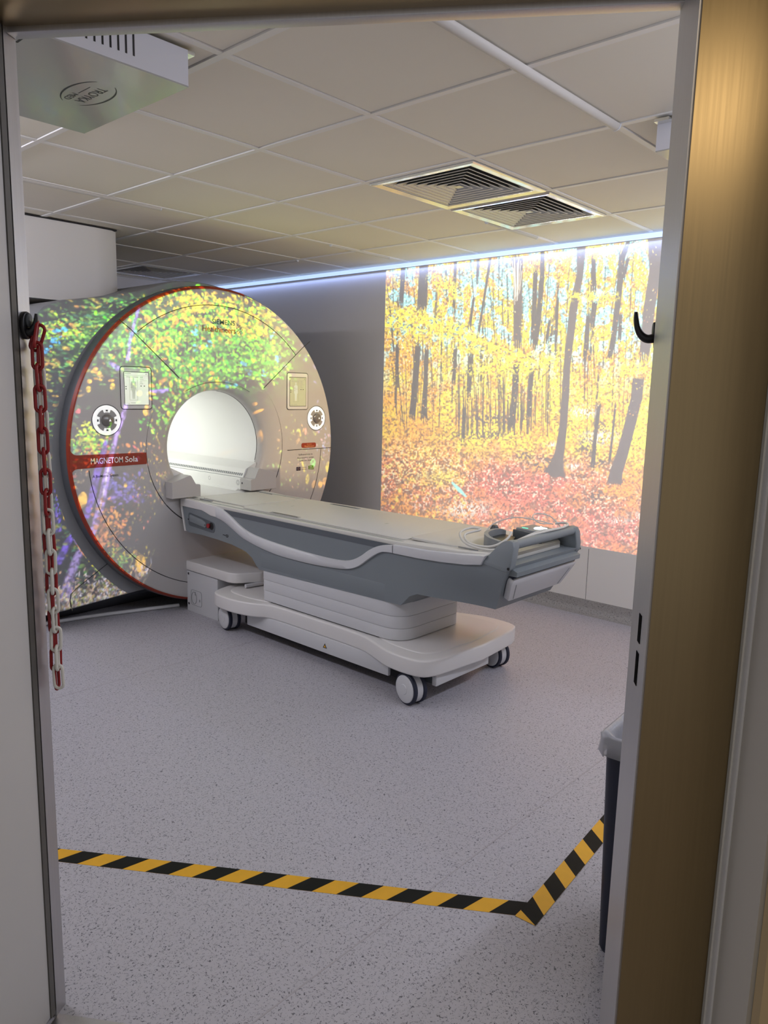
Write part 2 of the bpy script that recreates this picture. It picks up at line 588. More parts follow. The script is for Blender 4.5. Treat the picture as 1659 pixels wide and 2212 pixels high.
dbox('threshold', L_T, R_T, N1 - 0.095, N1 - 0.03, 0.0, 0.003, M_STEEL2, dr, bevel=0.001)

lf = struct(dbox('door_2', -0.958, -0.893, 0.10, 1.318, 0.012, 2.06, M_LEAF, bevel=0.003), 'white door leaf standing open beside the opening')
dbox('edge_gasket', -0.912, -0.8905, 1.319, 1.334, 0.012, 2.05, M_GASK, lf)

wc = struct(dbox('wall_corridor', 0.423, 0.62, 1.06, 1.232, 0, 2.55, M_CREAM), 'corridor wall return beside the door')
dbox('corner_bead', 0.4175, 0.4235, 1.222, 1.234, 0, 2.55, M_TOP, wc)
dbox('wall_face', 0.429, 2.2, 1.03, 1.058, 0, 2.55, M_YELLOW, wc)
dbox('upper_wall', -1.9, 0.62, 1.18, 1.236, 2.165, 2.55, M_CREAM, wc)

# ---- light strips at the ceiling edge
def strip_lamp(parent, loc, direction, length, width, along, power, color):
    ld = bpy.data.lights.new('strip_lamp', 'AREA')
    ld.shape = 'RECTANGLE'
    ld.size, ld.size_y = length, width
    ld.energy = power
    ld.color = color
    o = bpy.data.objects.new('strip_lamp', ld)
    COL.objects.link(o)
    o.parent = parent
    zax = -Vector(direction).normalized()
    xax = Vector(along).normalized()
    yax = zax.cross(xax)
    mm = Matrix((xax, yax, zax)).transposed().to_4x4()
    mm.translation = Vector(loc) - root_loc(parent)
    o.matrix_local = mm
    return o
def led_strip(x0, x1, y0, y1, lab, side):
    t = thing('led_strip', lab, 'light strip', ((x0 + x1) / 2, (y0 + y1) / 2, CEIL - 0.03), 'light strips along the ceiling edge')
    if side == 'x':
        box('profile', x1 - 0.012, x1, y0, y1, CEIL - 0.036, CEIL - 0.005, M_LEDALU, t)
        box('diffuser', x0, x1 - 0.012, y0, y1, CEIL - 0.034, CEIL - 0.008, M_LED, t)
    else:
        box('profile', x0, x1, y0, y0 + 0.012, CEIL - 0.036, CEIL - 0.005, M_LEDALU, t)
        box('diffuser', x0, x1, y0 + 0.012, y1 + 0.02, CEIL - 0.064, CEIL - 0.008, M_LED2, t)
    return t
ls1 = led_strip(XW - 0.026, XW - 0.001, YF + 0.02, YB - 0.03, 'glowing blue-white light strip along the ceiling edge above the forest picture', 'x')
strip_lamp(ls1, (XW - 0.018, (YF + YB) / 2, CEIL - 0.0375), (-0.60, 0, -1), YB - YF - 0.1, 0.018, (0, 1, 0), 5.0, (0.36, 0.48, 1.0))
fill_strip_front = led_strip(-0.3, XW - 0.05, YF + 0.001, YF + 0.026, 'added fill light strip, unseen, along the ceiling edge of the entrance wall', 'y')  # added out of view to raise the room's ambient light
strip_lamp(fill_strip_front, (1.0, YF + 0.050, CEIL - 0.055), (0, 1, -0.75), 2.5, 0.05, (1, 0, 0), 17.0, (0.82, 0.84, 1.0))
fill_strip_left = thing('led_strip', 'added fill light strip, unseen, at the ceiling edge of the side wall left of the scanner', 'light strip', (XL + 0.01, 1.3, CEIL - 0.03), 'light strips along the ceiling edge')  # second unseen strip, put in as fill for the room
box('profile', XL, XL + 0.012, 0.12, 4.2, CEIL - 0.066, CEIL - 0.008, M_LEDALU, fill_strip_left)
box('diffuser', XL + 0.012, XL + 0.030, 0.12, 4.2, CEIL - 0.064, CEIL - 0.010, M_LED2, fill_strip_left)
strip_lamp(fill_strip_left, (XL + 0.034, 2.16, CEIL - 0.055), (1, 0, -0.75), 4.0, 0.05, (0, 1, 0), 23.0, (0.86, 0.85, 1.0))

# ================================================================== PICTURES FOR THE PROJECTORS
def project(P):
    d = P - CAM
    z = d @ FWD
    return IW / 2 + FPX * (d @ RGT) / z, IH / 2 - FPX * (d @ UPV) / z

def vnoise(h, w, cell, rng, sx=1.0):
    """smooth value noise, cell size in pixels"""
    gh, gw = int(h / cell) + 3, int(w / (cell * sx)) + 3
    g = rng.random((gh, gw))
    y = np.arange(h) / cell
    x = np.arange(w) / (cell * sx)
    yi, xi = y.astype(int), x.astype(int)
    fy, fx = y - yi, x - xi
    fy, fx = fy * fy * (3 - 2 * fy), fx * fx * (3 - 2 * fx)
    a = g[yi][:, xi]
    b = g[yi][:, xi + 1]
    c = g[yi + 1][:, xi]
    d = g[yi + 1][:, xi + 1]
    fx = fx[None, :]
    fy = fy[:, None]
    return (a * (1 - fx) + b * fx) * (1 - fy) + (c * (1 - fx) + d * fx) * fy

def fbm(h, w, cell, rng, octv=3, sx=1.0):
    s, amp, tot = 0, 1.0, 0
    for _ in range(octv):
        s = s + amp * vnoise(h, w, max(cell, 1.0), rng, sx)
        tot += amp
        amp *= 0.55
        cell *= 0.5
    return s / tot

def sstep(a, b, x):
    t = np.clip((x - a) / (b - a), 0, 1)
    return t * t * (3 - 2 * t)

class Canvas:
    def __init__(self, x0, y0, x1, y1, ss):
        self.x0, self.y0, self.ss = x0, y0, ss
        self.w, self.h = int((x1 - x0) * ss), int((y1 - y0) * ss)
        self.a = np.zeros((self.h, self.w, 3))
        yy, xx = np.mgrid[0:self.h, 0:self.w]
        self.X = x0 + (xx + 0.5) / ss
        self.Y = y0 + (yy + 0.5) / ss
    def blend(self, mask, col):
        m_ = mask[..., None]
        self.a = self.a * (1 - m_) + m_ * np.asarray(col, float)
    def leaf(self, x, y, rx, ry, ang, col, al=1.0):
        r = max(rx, ry) + 1
        i0, i1 = int((y - r - self.y0) * self.ss), int((y + r - self.y0) * self.ss) + 1
        j0, j1 = int((x - r - self.x0) * self.ss), int((x + r - self.x0) * self.ss) + 1
        i0, j0, i1, j1 = max(i0, 0), max(j0, 0), min(i1, self.h), min(j1, self.w)
        if i0 >= i1 or j0 >= j1:
            return
        dx = self.X[i0:i1, j0:j1] - x
        dy = self.Y[i0:i1, j0:j1] - y
        c, s = math.cos(ang), math.sin(ang)
        u = (c * dx + s * dy) / rx
        v = (-s * dx + c * dy) / ry
        d = np.sqrt(u * u + v * v) 
        mm = (np.clip((1.0 - d) * min(rx, ry) * 1.2, 0, 1) * al)[..., None]
        self.a[i0:i1, j0:j1] = self.a[i0:i1, j0:j1] * (1 - mm) + mm * np.asarray(col)
    def line_mask(self, pts, soft=0.8, flat=False):
        """pts of (x, y, half width)"""
        m_ = np.zeros((self.h, self.w))
        for k, ((xa, ya, ra), (xb, yb, rb)) in enumerate(zip(pts[:-1], pts[1:])):
            pad = max(ra, rb) + 3
            i0 = max(int((min(ya, yb) - pad - self.y0) * self.ss), 0)
            i1 = min(int((max(ya, yb) + pad - self.y0) * self.ss), self.h)
            j0 = max(int((min(xa, xb) - pad - self.x0) * self.ss), 0)
            j1 = min(int((max(xa, xb) + pad - self.x0) * self.ss), self.w)
            if i0 >= i1 or j0 >= j1:
                continue
            x, y = self.X[i0:i1, j0:j1], self.Y[i0:i1, j0:j1]
            dx, dy = xb - xa, yb - ya
            t0 = ((x - xa) * dx + (y - ya) * dy) / (dx * dx + dy * dy + 1e-9)
            t = np.clip(t0, 0, 1)
            d = np.hypot(x - xa - t * dx, y - ya - t * dy) - (ra + (rb - ra) * t)
            if flat and k == len(pts) - 2:
                d = np.where(t0 > 1.0 + 0.10 * np.sin(x * 1.3) + 0.08 * np.sin(x * 2.9), 5.0, d)
            if flat and k == 0:
                d = np.where(t0 < 0.06 * np.sin(x * 1.7), 5.0, d)
            m_[i0:i1, j0:j1] = np.maximum(m_[i0:i1, j0:j1], np.clip(0.5 - d / soft, 0, 1))
        return m_
    def blob(self, x, y, rx, ry, p=1.0):
        return np.exp(-(((self.X - x) / rx) ** 2 + ((self.Y - y) / ry) ** 2) * p)
    def sample(self, px, py):
        u = (px - self.x0) * self.ss - 0.5
        v = (py - self.y0) * self.ss - 0.5
        u = np.where(u > self.w - 1.01, 2 * (self.w - 1.01) - u, u)      # mirror past the right edge
        u = np.clip(u, 0, self.w - 1.01)
        v = np.clip(v, 0, self.h - 1.01)
        ui, vi = u.astype(int), v.astype(int)
        fu, fv = (u - ui)[..., None], (v - vi)[..., None]
        a = self.a
        return (a[vi, ui] * (1 - fu) + a[vi, ui + 1] * fu) * (1 - fv) + (a[vi + 1, ui] * (1 - fu) + a[vi + 1, ui + 1] * fu) * fv

def forest_picture():
    rng = np.random.default_rng(11)
    C = Canvas(812, 480, 1446, 1224, 1.35)
    h, w = C.h, C.w
    X, Y = C.X, C.Y
    n1 = fbm(h, w, 4.2, rng, 2)
    n2 = fbm(h, w, 10, rng, 3)
    n3 = fbm(h, w, 34, rng, 3)
    n4 = fbm(h, w, 90, rng, 2)
    n5 = fbm(h, w, 5, rng, 2, sx=0.55)
    # ground line falls to the left a little; g = 0 canopy .. 1 ground
    yellow, orange, red, sky, white, lime = (1, .76, .0), (1, .37, .0), (.62, .11, .05), (.28, .80, .86), (1, .97, .86), (.78, .95, .03)
    og = np.clip(sstep(0.50, 0.66, n3) * 0.75 + 0.15 * n2, 0, 1)
    for (x, y, rx, ry, s) in [(955, 610, 45, 45, .9), (925, 690, 30, 25, .8), (870, 800, 70, 80, .9), (850, 860, 60, 40, .9), (1010, 650, 40, 25, .7), (1265, 815, 45, 40, .7), (1370, 810, 60, 30, .7), (900, 930, 90, 60, .9), (1030, 890, 60, 40, .6), (1160, 930, 60, 40, .8), (1300, 900, 60, 60, .45), (1190, 590, 40, 12, .6)]:
        og = np.maximum(og, s * C.blob(x, y, rx, ry))
    for (x, y, rx, ry, s) in [(1000, 720, 120, 26, 1), (870, 690, 60, 24, 1), (1110, 660, 40, 60, .6), (1290, 640, 60, 20, .8), (1400, 900, 40, 60, .9), (850, 820, 40, 20, .8)]:
        og = og * (1 - s * C.blob(x, y, rx, ry))
    base = np.array(yellow) * (1 - og[..., None]) + np.array(orange) * og[..., None]
    # ground
    gl = 955 + (X - 820) * 0.06
    gr = sstep(-40, 60, Y - gl)
    rd = np.clip(sstep(0.40, 0.62, n3) * 0.55 + 1.1 * C.blob(1130, 1060, 120, 60) + 1.0 * C.blob(1060, 960, 50, 40) + 0.9 * C.blob(1300, 1150, 120, 50), 0, 1)
    rd = rd * (1 - 0.8 * C.blob(960, 1010, 60, 40)) * (1 - 0.7 * C.blob(1310, 1070, 60, 25))
    gcol = np.array((1, .33, .02)) * (1 - rd[..., None]) + np.array((.80, .14, .08)) * rd[..., None]
    yl = np.clip(sstep(0.55, 0.72, n2) * (X < 1010) * 0.8 + 0.9 * C.blob(955, 1030, 40, 20), 0, 1)
    gcol = gcol * (1 - yl[..., None]) + np.array((1, .70, .08)) * yl[..., None]
    base = base * (1 - gr[..., None]) + gcol * gr[..., None]
    C.a = base.copy()
    # sky gaps in the crowns
    top = sstep(880, 700, Y)
    sk = sstep(0.53, 0.60, fbm(h, w, 26, rng, 3, sx=0.6)) * top
    for (x, y, rx, ry) in [(884, 590, 14, 22), (855, 640, 16, 14), (1085, 590, 20, 38), (1135, 650, 9, 50), (1190, 620, 14, 26), (1214, 640, 12, 20), (1262, 570, 7, 22), (1258, 620, 6, 14), (1310, 580, 6, 12), (1300, 690, 20, 14), (1385, 700, 8, 24), (1045, 718, 24, 12), (990, 640, 8, 22), (1065, 680, 6, 14)]:
        sk = np.maximum(sk, sstep(0.35, 0.55, C.blob(x, y, rx, ry)))
    C.blend(sk * sstep(0.30, 0.42, n1 * 0.5 + n2 * 0.5) * 0.95, sky)
    hi = sstep(0.66, 0.72, n5) * sstep(1000, 600, Y)
    C.blend(hi * 0.75, white)
    # thin background stems
    dark = (0.015, 0.012, 0.012)
    for k in range(120):
        x = rng.uniform(822, 1440)
        y0 = rng.uniform(500, 790)
        ln = rng.uniform(60, 260)
        y1 = min(y0 + ln, 945 + rng.uniform(-30, 20))
        hw_ = rng.choice([0.6, 0.8, 1.1, 1.6, 2.4], p=[.25, .3, .25, .13, .07])
        sl = rng.normal(0, 0.05) - (x - 1060) * 0.00018
        C.blend(C.line_mask([(x, y0, hw_), (x + sl * (y1 - y0), y1, hw_ * 1.15)]) * sstep(0.40, 0.50, n2 + 0.06) * 0.9, dark)
    for k in range(60):        # far stems in the middle of the path
        x = rng.uniform(985, 1195)
        y1 = rng.uniform(905, 945)
        C.blend(C.line_mask([(x, y1 - rng.uniform(40, 130), 0.9), (x + rng.normal(0, 2), y1, rng.uniform(0.8, 2.0))]) * 0.9, dark)
    for k in range(70):        # branches
        x, y = rng.uniform(830, 1430), rng.uniform(520, 700)
        dx = rng.choice([-1, 1]) * rng.uniform(4, 16)
        C.blend(C.line_mask([(x, y, .5), (x + dx, y - rng.uniform(20, 55), .35)]) * 0.8, dark)
    # leaf texture before the great stems
    C.a *= (0.48 + 0.72 * sstep(0.30, 0.62, n1))[..., None]
    C.blend(sstep(0.43, 0.33, n2) * (1 - sk) * 0.45, (.30, .12, .01))
    C.blend(sstep(0.30, 0.24, n1) * 0.65, dark)
    gdark = sstep(0.47, 0.36, n2) * gr
    C.blend(gdark * 0.5, (0.06, 0.03, 0.025))
    gh_ = sstep(0.64, 0.74, n1) * gr * sstep(0.35, 0.6, n3)
    C.blend(gh_ * 0.8, (1, .85, .66))
    for (x, y, rx, ry) in [(1040, 940, 55, 10), (1180, 1000, 40, 18), (1130, 985, 20, 10), (1270, 965, 20, 25), (1290, 1000, 25, 12), (1285, 1075, 20, 14), (1410, 1090, 20, 14), (1060, 905, 55, 12), (1250, 1030, 20, 8), (1300, 930, 14, 22)]:
        C.blend(np.clip(C.blob(x, y, rx, ry) * 1.5, 0, 1) * sstep(0.66, 0.40, n1) * 0.9, (0.04, 0.03, 0.03))
    for (x, y, rx, ry) in [(890, 1000, 60, 40)]:
        C.blend(np.clip(C.blob(x, y, rx, ry), 0, 1) * sstep(0.55, 0.66, n1) * 0.8, (1, .95, .35))
    C.blend(C.line_mask([(977, 1043, 2.0), (992, 1058, 4.5), (1006, 1072, 2.0)], 2.0), (0.35, 0.86, 0.80))
    for (x, y, s) in [(1395, 1112, 14), (1335, 1125, 12), (1105, 1160, 16), (1190, 960, 8), (1240, 1008, 10), (1260, 890, 18), (1300, 945, 22), (1005, 1100, 30)]:
        C.blend(np.clip(C.blob(x, y, s * 1.6, s * 0.6), 0, 1) * sstep(0.45, 0.6, n5) * 0.9, (1, .96, .88))
    # great stems
    stems = [
        [(871, 540, 5), (871, 583, 5), (866, 662, 5)],
        [(913, 530, 6), (911, 593, 6), (907, 672, 7)], [(903, 745, 6), (899, 800, 6.5), (894, 860, 6.5), (890, 902, 7)],
        [(923, 530, 4), (920, 596, 4.5), (918, 668, 4.5)], [(922, 752, 4.5), (919, 830, 4.5), (915, 905, 7)],
        [(985, 540, 3.5), (984, 564, 3.5), (980, 676, 3.2)], [(1034, 530, 3.5), (1031, 612, 3.2)],
        [(1061, 545, 3), (1045, 650, 2.6), (1032, 728, 2.6)], [(1024, 640, 2.5), (1014, 710, 3.5)],
        [(1117, 556, 13), (1119, 600, 10), (1118, 650, 9), (1117, 752, 8)], [(1116, 782, 7), (1111, 860, 6.5), (1104, 926, 8)],
        [(1157, 580, 5), (1151, 748, 5.5)], [(1172, 520, 4.5), (1171, 602, 5), (1163, 690, 6), (1155, 752, 5.5)], [(1149, 800, 5), (1144, 860, 4.5), (1142, 902, 5)],
        [(1017, 765, 6), (1012, 855, 5)], [(984, 750, 4), (980, 830, 4)], [(1003, 880, 4), (1000, 953, 4)],
        [(1256, 500, 11), (1255, 540, 9.5), (1253, 592, 7), (1239, 664, 9), (1225, 787, 7.5), (1221, 860, 8.2), (1216, 927, 8.5), (1209, 976, 10), (1203, 1000, 13), (1200, 1014, 18), (1197, 1026, 25)],
        [(1271, 676, 4.5), (1262, 788, 4.5)], [(1282, 560, 4.5), (1284, 630, 5)], [(1285, 652, 6), (1278, 706, 5.5)],
        [(1358, 520, 4), (1344, 557, 6.5), (1336, 643, 6.5), (1325, 732, 6), (1316, 775, 5)], [(1357, 556, 4), (1345, 610, 3)], [(1341, 676, 4), (1338, 735, 4)],
        [(1418, 490, 19), (1416, 512, 17), (1415, 586, 12.5), (1403, 664, 12.5), (1391, 774, 11)], [(1379, 816, 12.5), (1375, 860, 12.5), (1357, 933, 12), (1343, 985, 12.5), (1331, 1020, 14), (1327, 1046, 16)],
        [(1295, 870, 4), (1285, 950, 4), (1280, 1010, 5)], [(1330, 870, 2.2), (1322, 950, 2.5), (1316, 1000, 3)], [(1205, 640, 3), (1200, 760, 3.5)],
        [(858, 745, 3), (857, 780, 3)], [(1188, 690, 3), (1180, 740, 4)],
    ]
    lightbark = (0.05, 0.035, 0.035)
    for st in stems:
        C.blend(C.line_mask(st, 1.2, flat=True), lightbark if st[0][2] > 8 else dark)
    for k in range(18):   # light seams on the forked stem
        x = rng.uniform(1106, 1128)
        C.blend(C.line_mask([(x, rng.uniform(556, 600), .5), (1117 + (x - 1117) * .5, rng.uniform(610, 660), .4)]) * .9, (1, .9, .7))
    # leafy boughs in front of the stems
    ov = np.zeros((h, w))
    for pts in [[(815, 690, 18), (880, 690, 26), (930, 705, 24), (985, 715, 22), (1040, 745, 15), (1100, 768, 14), (1190, 780, 12)],
                [(1230, 640, 6), (1290, 642, 9), (1330, 640, 6)], [(1345, 798, 10), (1420, 800, 16)], [(940, 605, 18), (1000, 640, 12)],
                [(1010, 800, 8), (1140, 792, 12)]]:
        ov = np.maximum(ov, C.line_mask(pts, 14.0))
    leafm = sstep(0.46, 0.56, n1 * 0.6 + n2 * 0.4) * ov
    oc = np.array((1, .88, .0)) * (0.65 + 0.6 * n5[..., None])
    C.a = C.a * (1 - leafm[..., None]) + oc * leafm[..., None]
    for k in range(1500):     # single leaves over everything
        x, y = rng.uniform(815, 1440), rng.uniform(500, 900)
        u = rng.random()
        cc = [(1, .78, .04), (1, .5, .04), (1, .92, .5), (.9, .3, .05)][int(u * 4)]
        if rng.random() < 0.35 + 0.5 * min(1, max(0, (y - 600) / 200)):
            C.leaf(x, y, rng.uniform(1.2, 2.6), rng.uniform(.8, 1.5), rng.uniform(0, PI), cc, 0.85)
    C.a = np.clip(C.a, 0, 1)
    return C

def gantry_picture():
    rng = np.random.default_rng(5)
    C = Canvas(40, 600, 740, 1352, 1.0)
    h, w = C.h, C.w
    X, Y = C.X, C.Y
    C.a[:] = 0.0
    n1 = fbm(h, w, 6, rng, 2)
    n2 = fbm(h, w, 16, rng, 3)
    n3 = fbm(h, w, 40, rng, 3)
    green, lime, yel, ora, cyan, pur, teal = (.05, .58, .0), (.26, .90, .0), (.95, .74, .0), (.95, .42, .03), (.10, .62, .85), (.26, .14, .85), (.06, .42, .22)
    # haze behind the leaves
    C.blend(np.clip(1.2 * C.blob(470, 760, 170, 90), 0, 1) * sstep(.36, .6, n2) * .45, (.08, .40, .02))
    C.blend(np.clip(C.blob(300, 740, 120, 60), 0, 1) * sstep(.40, .6, n2) * .4, (.10, .38, .05))
    def cluster(cx, cy, sx, sy, n, cols, r0, r1, ang=0.6, jit=0.9, al=0.9, asp=0.5):
        if n > 20:
            n, r0, r1 = int(n * 1.7), r0 * 0.75, r1 * 0.78
        for _ in range(n):
            x, y = rng.normal(cx, sx), rng.normal(cy, sy)
            c = np.array(cols[rng.integers(len(cols))]) * rng.uniform(0.55, 1.1)
            r = rng.uniform(r0, r1)
            C.leaf(x, y, r, r * rng.uniform(asp * .7, asp * 1.3), ang + rng.normal(0, jit), c, al)
    # left cover: darker streaky leaves
    fd = (.05, .20, .05)
    for (cx, cy, sx, sy, n) in [(140, 720, 70, 25, 130), (230, 760, 60, 30, 120), (110, 790, 40, 40, 70), (110, 900, 40, 40, 60), (120, 960, 30, 40, 40), (220, 680, 70, 16, 90), (130, 1130, 30, 50, 40), (200, 1220, 40, 40, 50), (330, 650, 80, 9, 60)]:
        cluster(cx, cy, sx, sy, n, [fd, (.09, .32, .06), (.14, .36, .05), (.04, .16, .09), (.24, .40, .05)], 4, 12, 0.25, .35, .75, .3)
    for (cx, cy, sx, sy, n) in [(110, 790, 30, 60, 16), (170, 785, 50, 16, 20), (130, 850, 30, 30, 18), (200, 650, 90, 14, 22), (130, 710, 60, 12, 26)]:
        cluster(cx, cy, sx, sy, n, [(.50, .30, .05), (.46, .40, .05), (.50, .24, .05)], 4, 11, 0.2, .4, .8, .4)
    cluster(120, 720, 45, 14, 60, [(.30, .70, .03), (.45, .75, .03)], 3, 8, .3, .5, .8)
    for (x, y) in [(128, 716), (119, 738), (100, 752), (230, 716)]:
        cluster(x, y, 6, 6, 7, [(.06, .45, .80), (.05, .35, .7)], 3, 7, .8, .6, .9)
    C.a = np.clip(C.a * 1.0, 0, 1)
    # disc: green bough from upper left to the right
    for (cx, cy, sx, sy, n) in [(470, 735, 90, 34, 420), (560, 770, 34, 24, 150), (400, 760, 60, 40, 220), (330, 720, 40, 26, 120), (600, 750, 16, 12, 24), (430, 820, 40, 20, 110), (380, 860, 26, 40, 60), (590, 805, 22, 12, 40), (490, 800, 50, 14, 90), (270, 760, 30, 20, 50), (345, 910, 24, 12, 26)]:
        cluster(cx, cy, sx, sy, n, [green, green, lime, lime, (.08, .40, .05), (.55, .9, .05), (.22, .7, .03)], 3, 9, 0.75, .6, .9)
    for (cx, cy, sx, sy, n) in [(440, 655, 60, 12, 110), (510, 690, 40, 20, 120), (390, 690, 30, 22, 40), (560, 715, 20, 14, 40), (400, 650, 30, 10, 30), (580, 670, 16, 10, 16)]:
        cluster(cx, cy, sx, sy, n, [yel, (.80, .90, .02), lime, yel, (.95, .6, .03)], 4, 10, .9, .6, .92)
    cluster(430, 830, 30, 20, 26, [yel, ora], 4, 9, 1.2, .5, .95)
    cluster(350, 850, 20, 30, 14, [yel, ora], 4, 9, 1.2, .5, .95)
    cluster(320, 740, 40, 30, 30, [yel, ora], 4, 9, 1.0, .7, .95)
    cluster(430, 740, 70, 50, 26, [ora, yel], 5, 10, 1.2, .7, .9)
    for (x, y) in [(530, 790), (540, 800), (500, 830), (452, 745), (428, 752), (602, 772), (412, 700), (285, 715), (575, 810), (590, 730), (420, 720)]:
        cluster(x, y, 5, 4, 5, [cyan, (.15, .75, .95)], 2.5, 6, .6, .5, .9)
    cluster(196, 948, 22, 16, 90, [(.75, .92, .02), (.85, .85, .02), lime], 4, 8, .8, .8, .95)
    cluster(165, 970, 8, 8, 10, [green, (.1, .5, .2)], 3, 6, .8, .8, .9)
    for (x, y, rx, ry, a) in [(204, 800, 9, 5, -.5), (212, 806, 8, 4, .1), (193, 824, 6, 5, 0), (191, 841, 6, 7, 0), (207, 818, 6, 3, .3), (240, 822, 8, 3, 0), (243, 835, 6, 8, 0), (180, 797, 5, 3, 0), (217, 820, 4, 3, .4), (316, 886, 7, 13, .1), (300, 850, 6, 6, 0), (325, 848, 10, 4, -.4), (355, 820, 8, 5, -.6), (340, 750, 10, 6, -.8), (410, 695, 8, 9, 0), (320, 690, 7, 12, -.7), (350, 680, 8, 6, 0)]:
        C.leaf(x, y, rx, ry, a, (.95, .50, .03) if rx != 6 or y < 830 else (.95, .62, .02), .98)
    for (x, y, rx, ry) in [(168, 890, 6, 4), (202, 895, 3, 3), (170, 886, 4, 4)]:
        C.leaf(x, y, rx, ry, .2, (.75, .13, .16), .9)
    # red and orange on the band
    cluster(200, 985, 34, 14, 36, [(.8, .16, .03), (.85, .3, .04), (.6, .10, .05)], 3, 8, .1, .5, .8)
    cluster(298, 968, 20, 12, 16, [(.9, .3, .03), (.85, .12, .12), ora], 3, 7, 1.2, .6, .85)
    cluster(350, 960, 20, 50, 40, [(.9, .45, .1), (.8, .3, .2), yel], 2, 6, 1.4, .4, .7)
    # violet stems
    C.blend(C.line_mask([(302, 655, 3), (290, 700, 3), (278, 745, 3)], 3) * .7, (.36, .26, .9))
    C.blend(C.line_mask([(280, 750, 3), (276, 775, 4)], 3) * .8, (.42, .26, .9))
    C.blend(C.line_mask([(238, 784, 3), (254, 796, 5)], 4) * .8, (.34, .24, .9))
    C.blend(C.line_mask([(325, 845, 2), (350, 845, 4), (362, 842, 3)], 3) * .8, (.40, .26, .95))
    C.blend(C.line_mask([(271, 876, 4), (266, 900, 5), (256, 925, 5), (248, 955, 4.5), (240, 985, 5), (232, 1020, 7), (224, 1060, 8), (213, 1110, 8), (200, 1150, 7)], 4) * .85, (.52, .34, .95))
    C.blend(C.line_mask([(236, 1000, 1.5), (226, 1050, 2), (214, 1105, 2)], 2) * .9, (.85, .74, 1))
    C.blend(C.line_mask([(228, 955, 4), (222, 985, 5), (210, 1020, 7), (200, 1070, 7), (187, 1115, 6)], 5) * .8, (.22, .10, .80))
    C.blend(C.line_mask([(183, 1175, 7), (165, 1210, 8), (152, 1245, 9), (142, 1290, 13)], 6) * .7, (.46, .32, .74))
    C.blend(C.line_mask([(163, 1145, 5), (145, 1175, 6), (128, 1212, 7)], 5) * .8, (.20, .10, .74))
    cluster(125, 1100, 8, 26, 26, [(.14, .10, .70), (.2, .1, .6)], 3, 9, 1.5, .3, .75)
    cluster(258, 1050, 18, 14, 40, [(.16, .14, .74), (.24, .2, .8)], 4, 9, 1.0, .8, .6)
    cluster(265, 1075, 22, 8, 26, [(.2, .12, .7), (.3, .2, .75)], 4, 9, .4, .5, .6)
    cluster(290, 1050, 8, 20, 20, [(.2, .15, .7)], 3, 8, 1.5, .3, .6)
    # orange bush, right of the stems
    cluster(238, 1130, 22, 24, 110, [(.9, .34, .04), (.95, .42, .05), (.7, .2, .06)], 3, 8, .6, .9, .85)
    cluster(215, 1165, 12, 14, 40, [(.95, .34, .08), (.9, .28, .1)], 3, 8, .6, .9, .85)
    cluster(250, 1195, 26, 10, 40, [yel, (.6, .6, .05), (.2, .5, .06)], 3, 7, .5, .8, .85)
    cluster(262, 1220, 18, 12, 40, [(.15, .45, .06), (.3, .55, .06)], 3, 7, .8, .8, .7)
    cluster(300, 1090, 16, 50, 50, [(.8, .3, .1), (.7, .6, .06), (.8, .2, .14)], 2, 5, 1.4, .4, .6)
    cluster(345, 1040, 12, 40, 36, [(.75, .6, .08), (.8, .4, .1)], 2, 6, 1.4, .4, .6)
    cluster(160, 1030, 14, 22, 20, [(.8, .6, .2), (.7, .5, .3)], 2, 5, 1.4, .4, .6)
    cluster(120, 1190, 30, 60, 40, [(.40, .34, .05), (.5, .3, .05), (.2, .3, .05)], 4, 10, .3, .4, .6)
    cluster(105, 1000, 30, 26, 14, [(.5, .12, .08), (.45, .5, .05)], 4, 10, .1, .3, .7)
    cluster(175, 1140, 16, 6, 10, [(.2, .04, .10)], 3, 8, .1, .3, .6)
    for (x, y, rx, ry, a) in [(178, 1080, 10.5, 18, .1), (173, 1100, 3, 8, .1), (303, 1217, 12, 20, .05), (292, 1192, 5, 5, 0), (271, 1048, 4, 6, 0), (161, 1053, 4, 4, 0)]:
        C.leaf(x, y, rx, ry, a, (.95, .55, .04), 1)
    # grass
    for _ in range(1500):
        x = rng.uniform(85, 350)
        y = 1335 - (x - 100) * .22 - abs(rng.normal(0, 34))
        c = [(.95, .66, .52), (.90, .74, .82), (.95, .66, .25), (.66, .70, .92), (.85, .48, .28), (.4, .45, .1)][rng.integers(6)]
        C.leaf(x, y, rng.uniform(3, 8), rng.uniform(.8, 2.4), 1.57 + rng.normal(0, .7), np.array(c) * rng.uniform(.5, 1.1), .8)
    # right hand side: sparse
    cluster(650, 1000, 30, 40, 60, [(.5, .7, .08), (.8, .6, .1), (.3, .6, .2), (.8, .4, .2)], 2, 5, 1.4, .5, .55)
    cluster(640, 930, 20, 14, 20, [(.6, .7, .08), (.8, .4, .1)], 2, 6, 1.4, .4, .55)
    cluster(700, 960, 14, 40, 36, [(.4, .35, .8), (.3, .5, .8), (.8, .4, .5)], 3, 6, 1.4, .4, .5)
    cluster(600, 1020, 10, 18, 16, [(.3, .7, .15), (.6, .8, .1)], 3, 6, 1.4, .4, .6)
    cluster(660, 790, 26, 40, 10, [(.3, .24, .7)], 4, 9, .5, .4, .35)
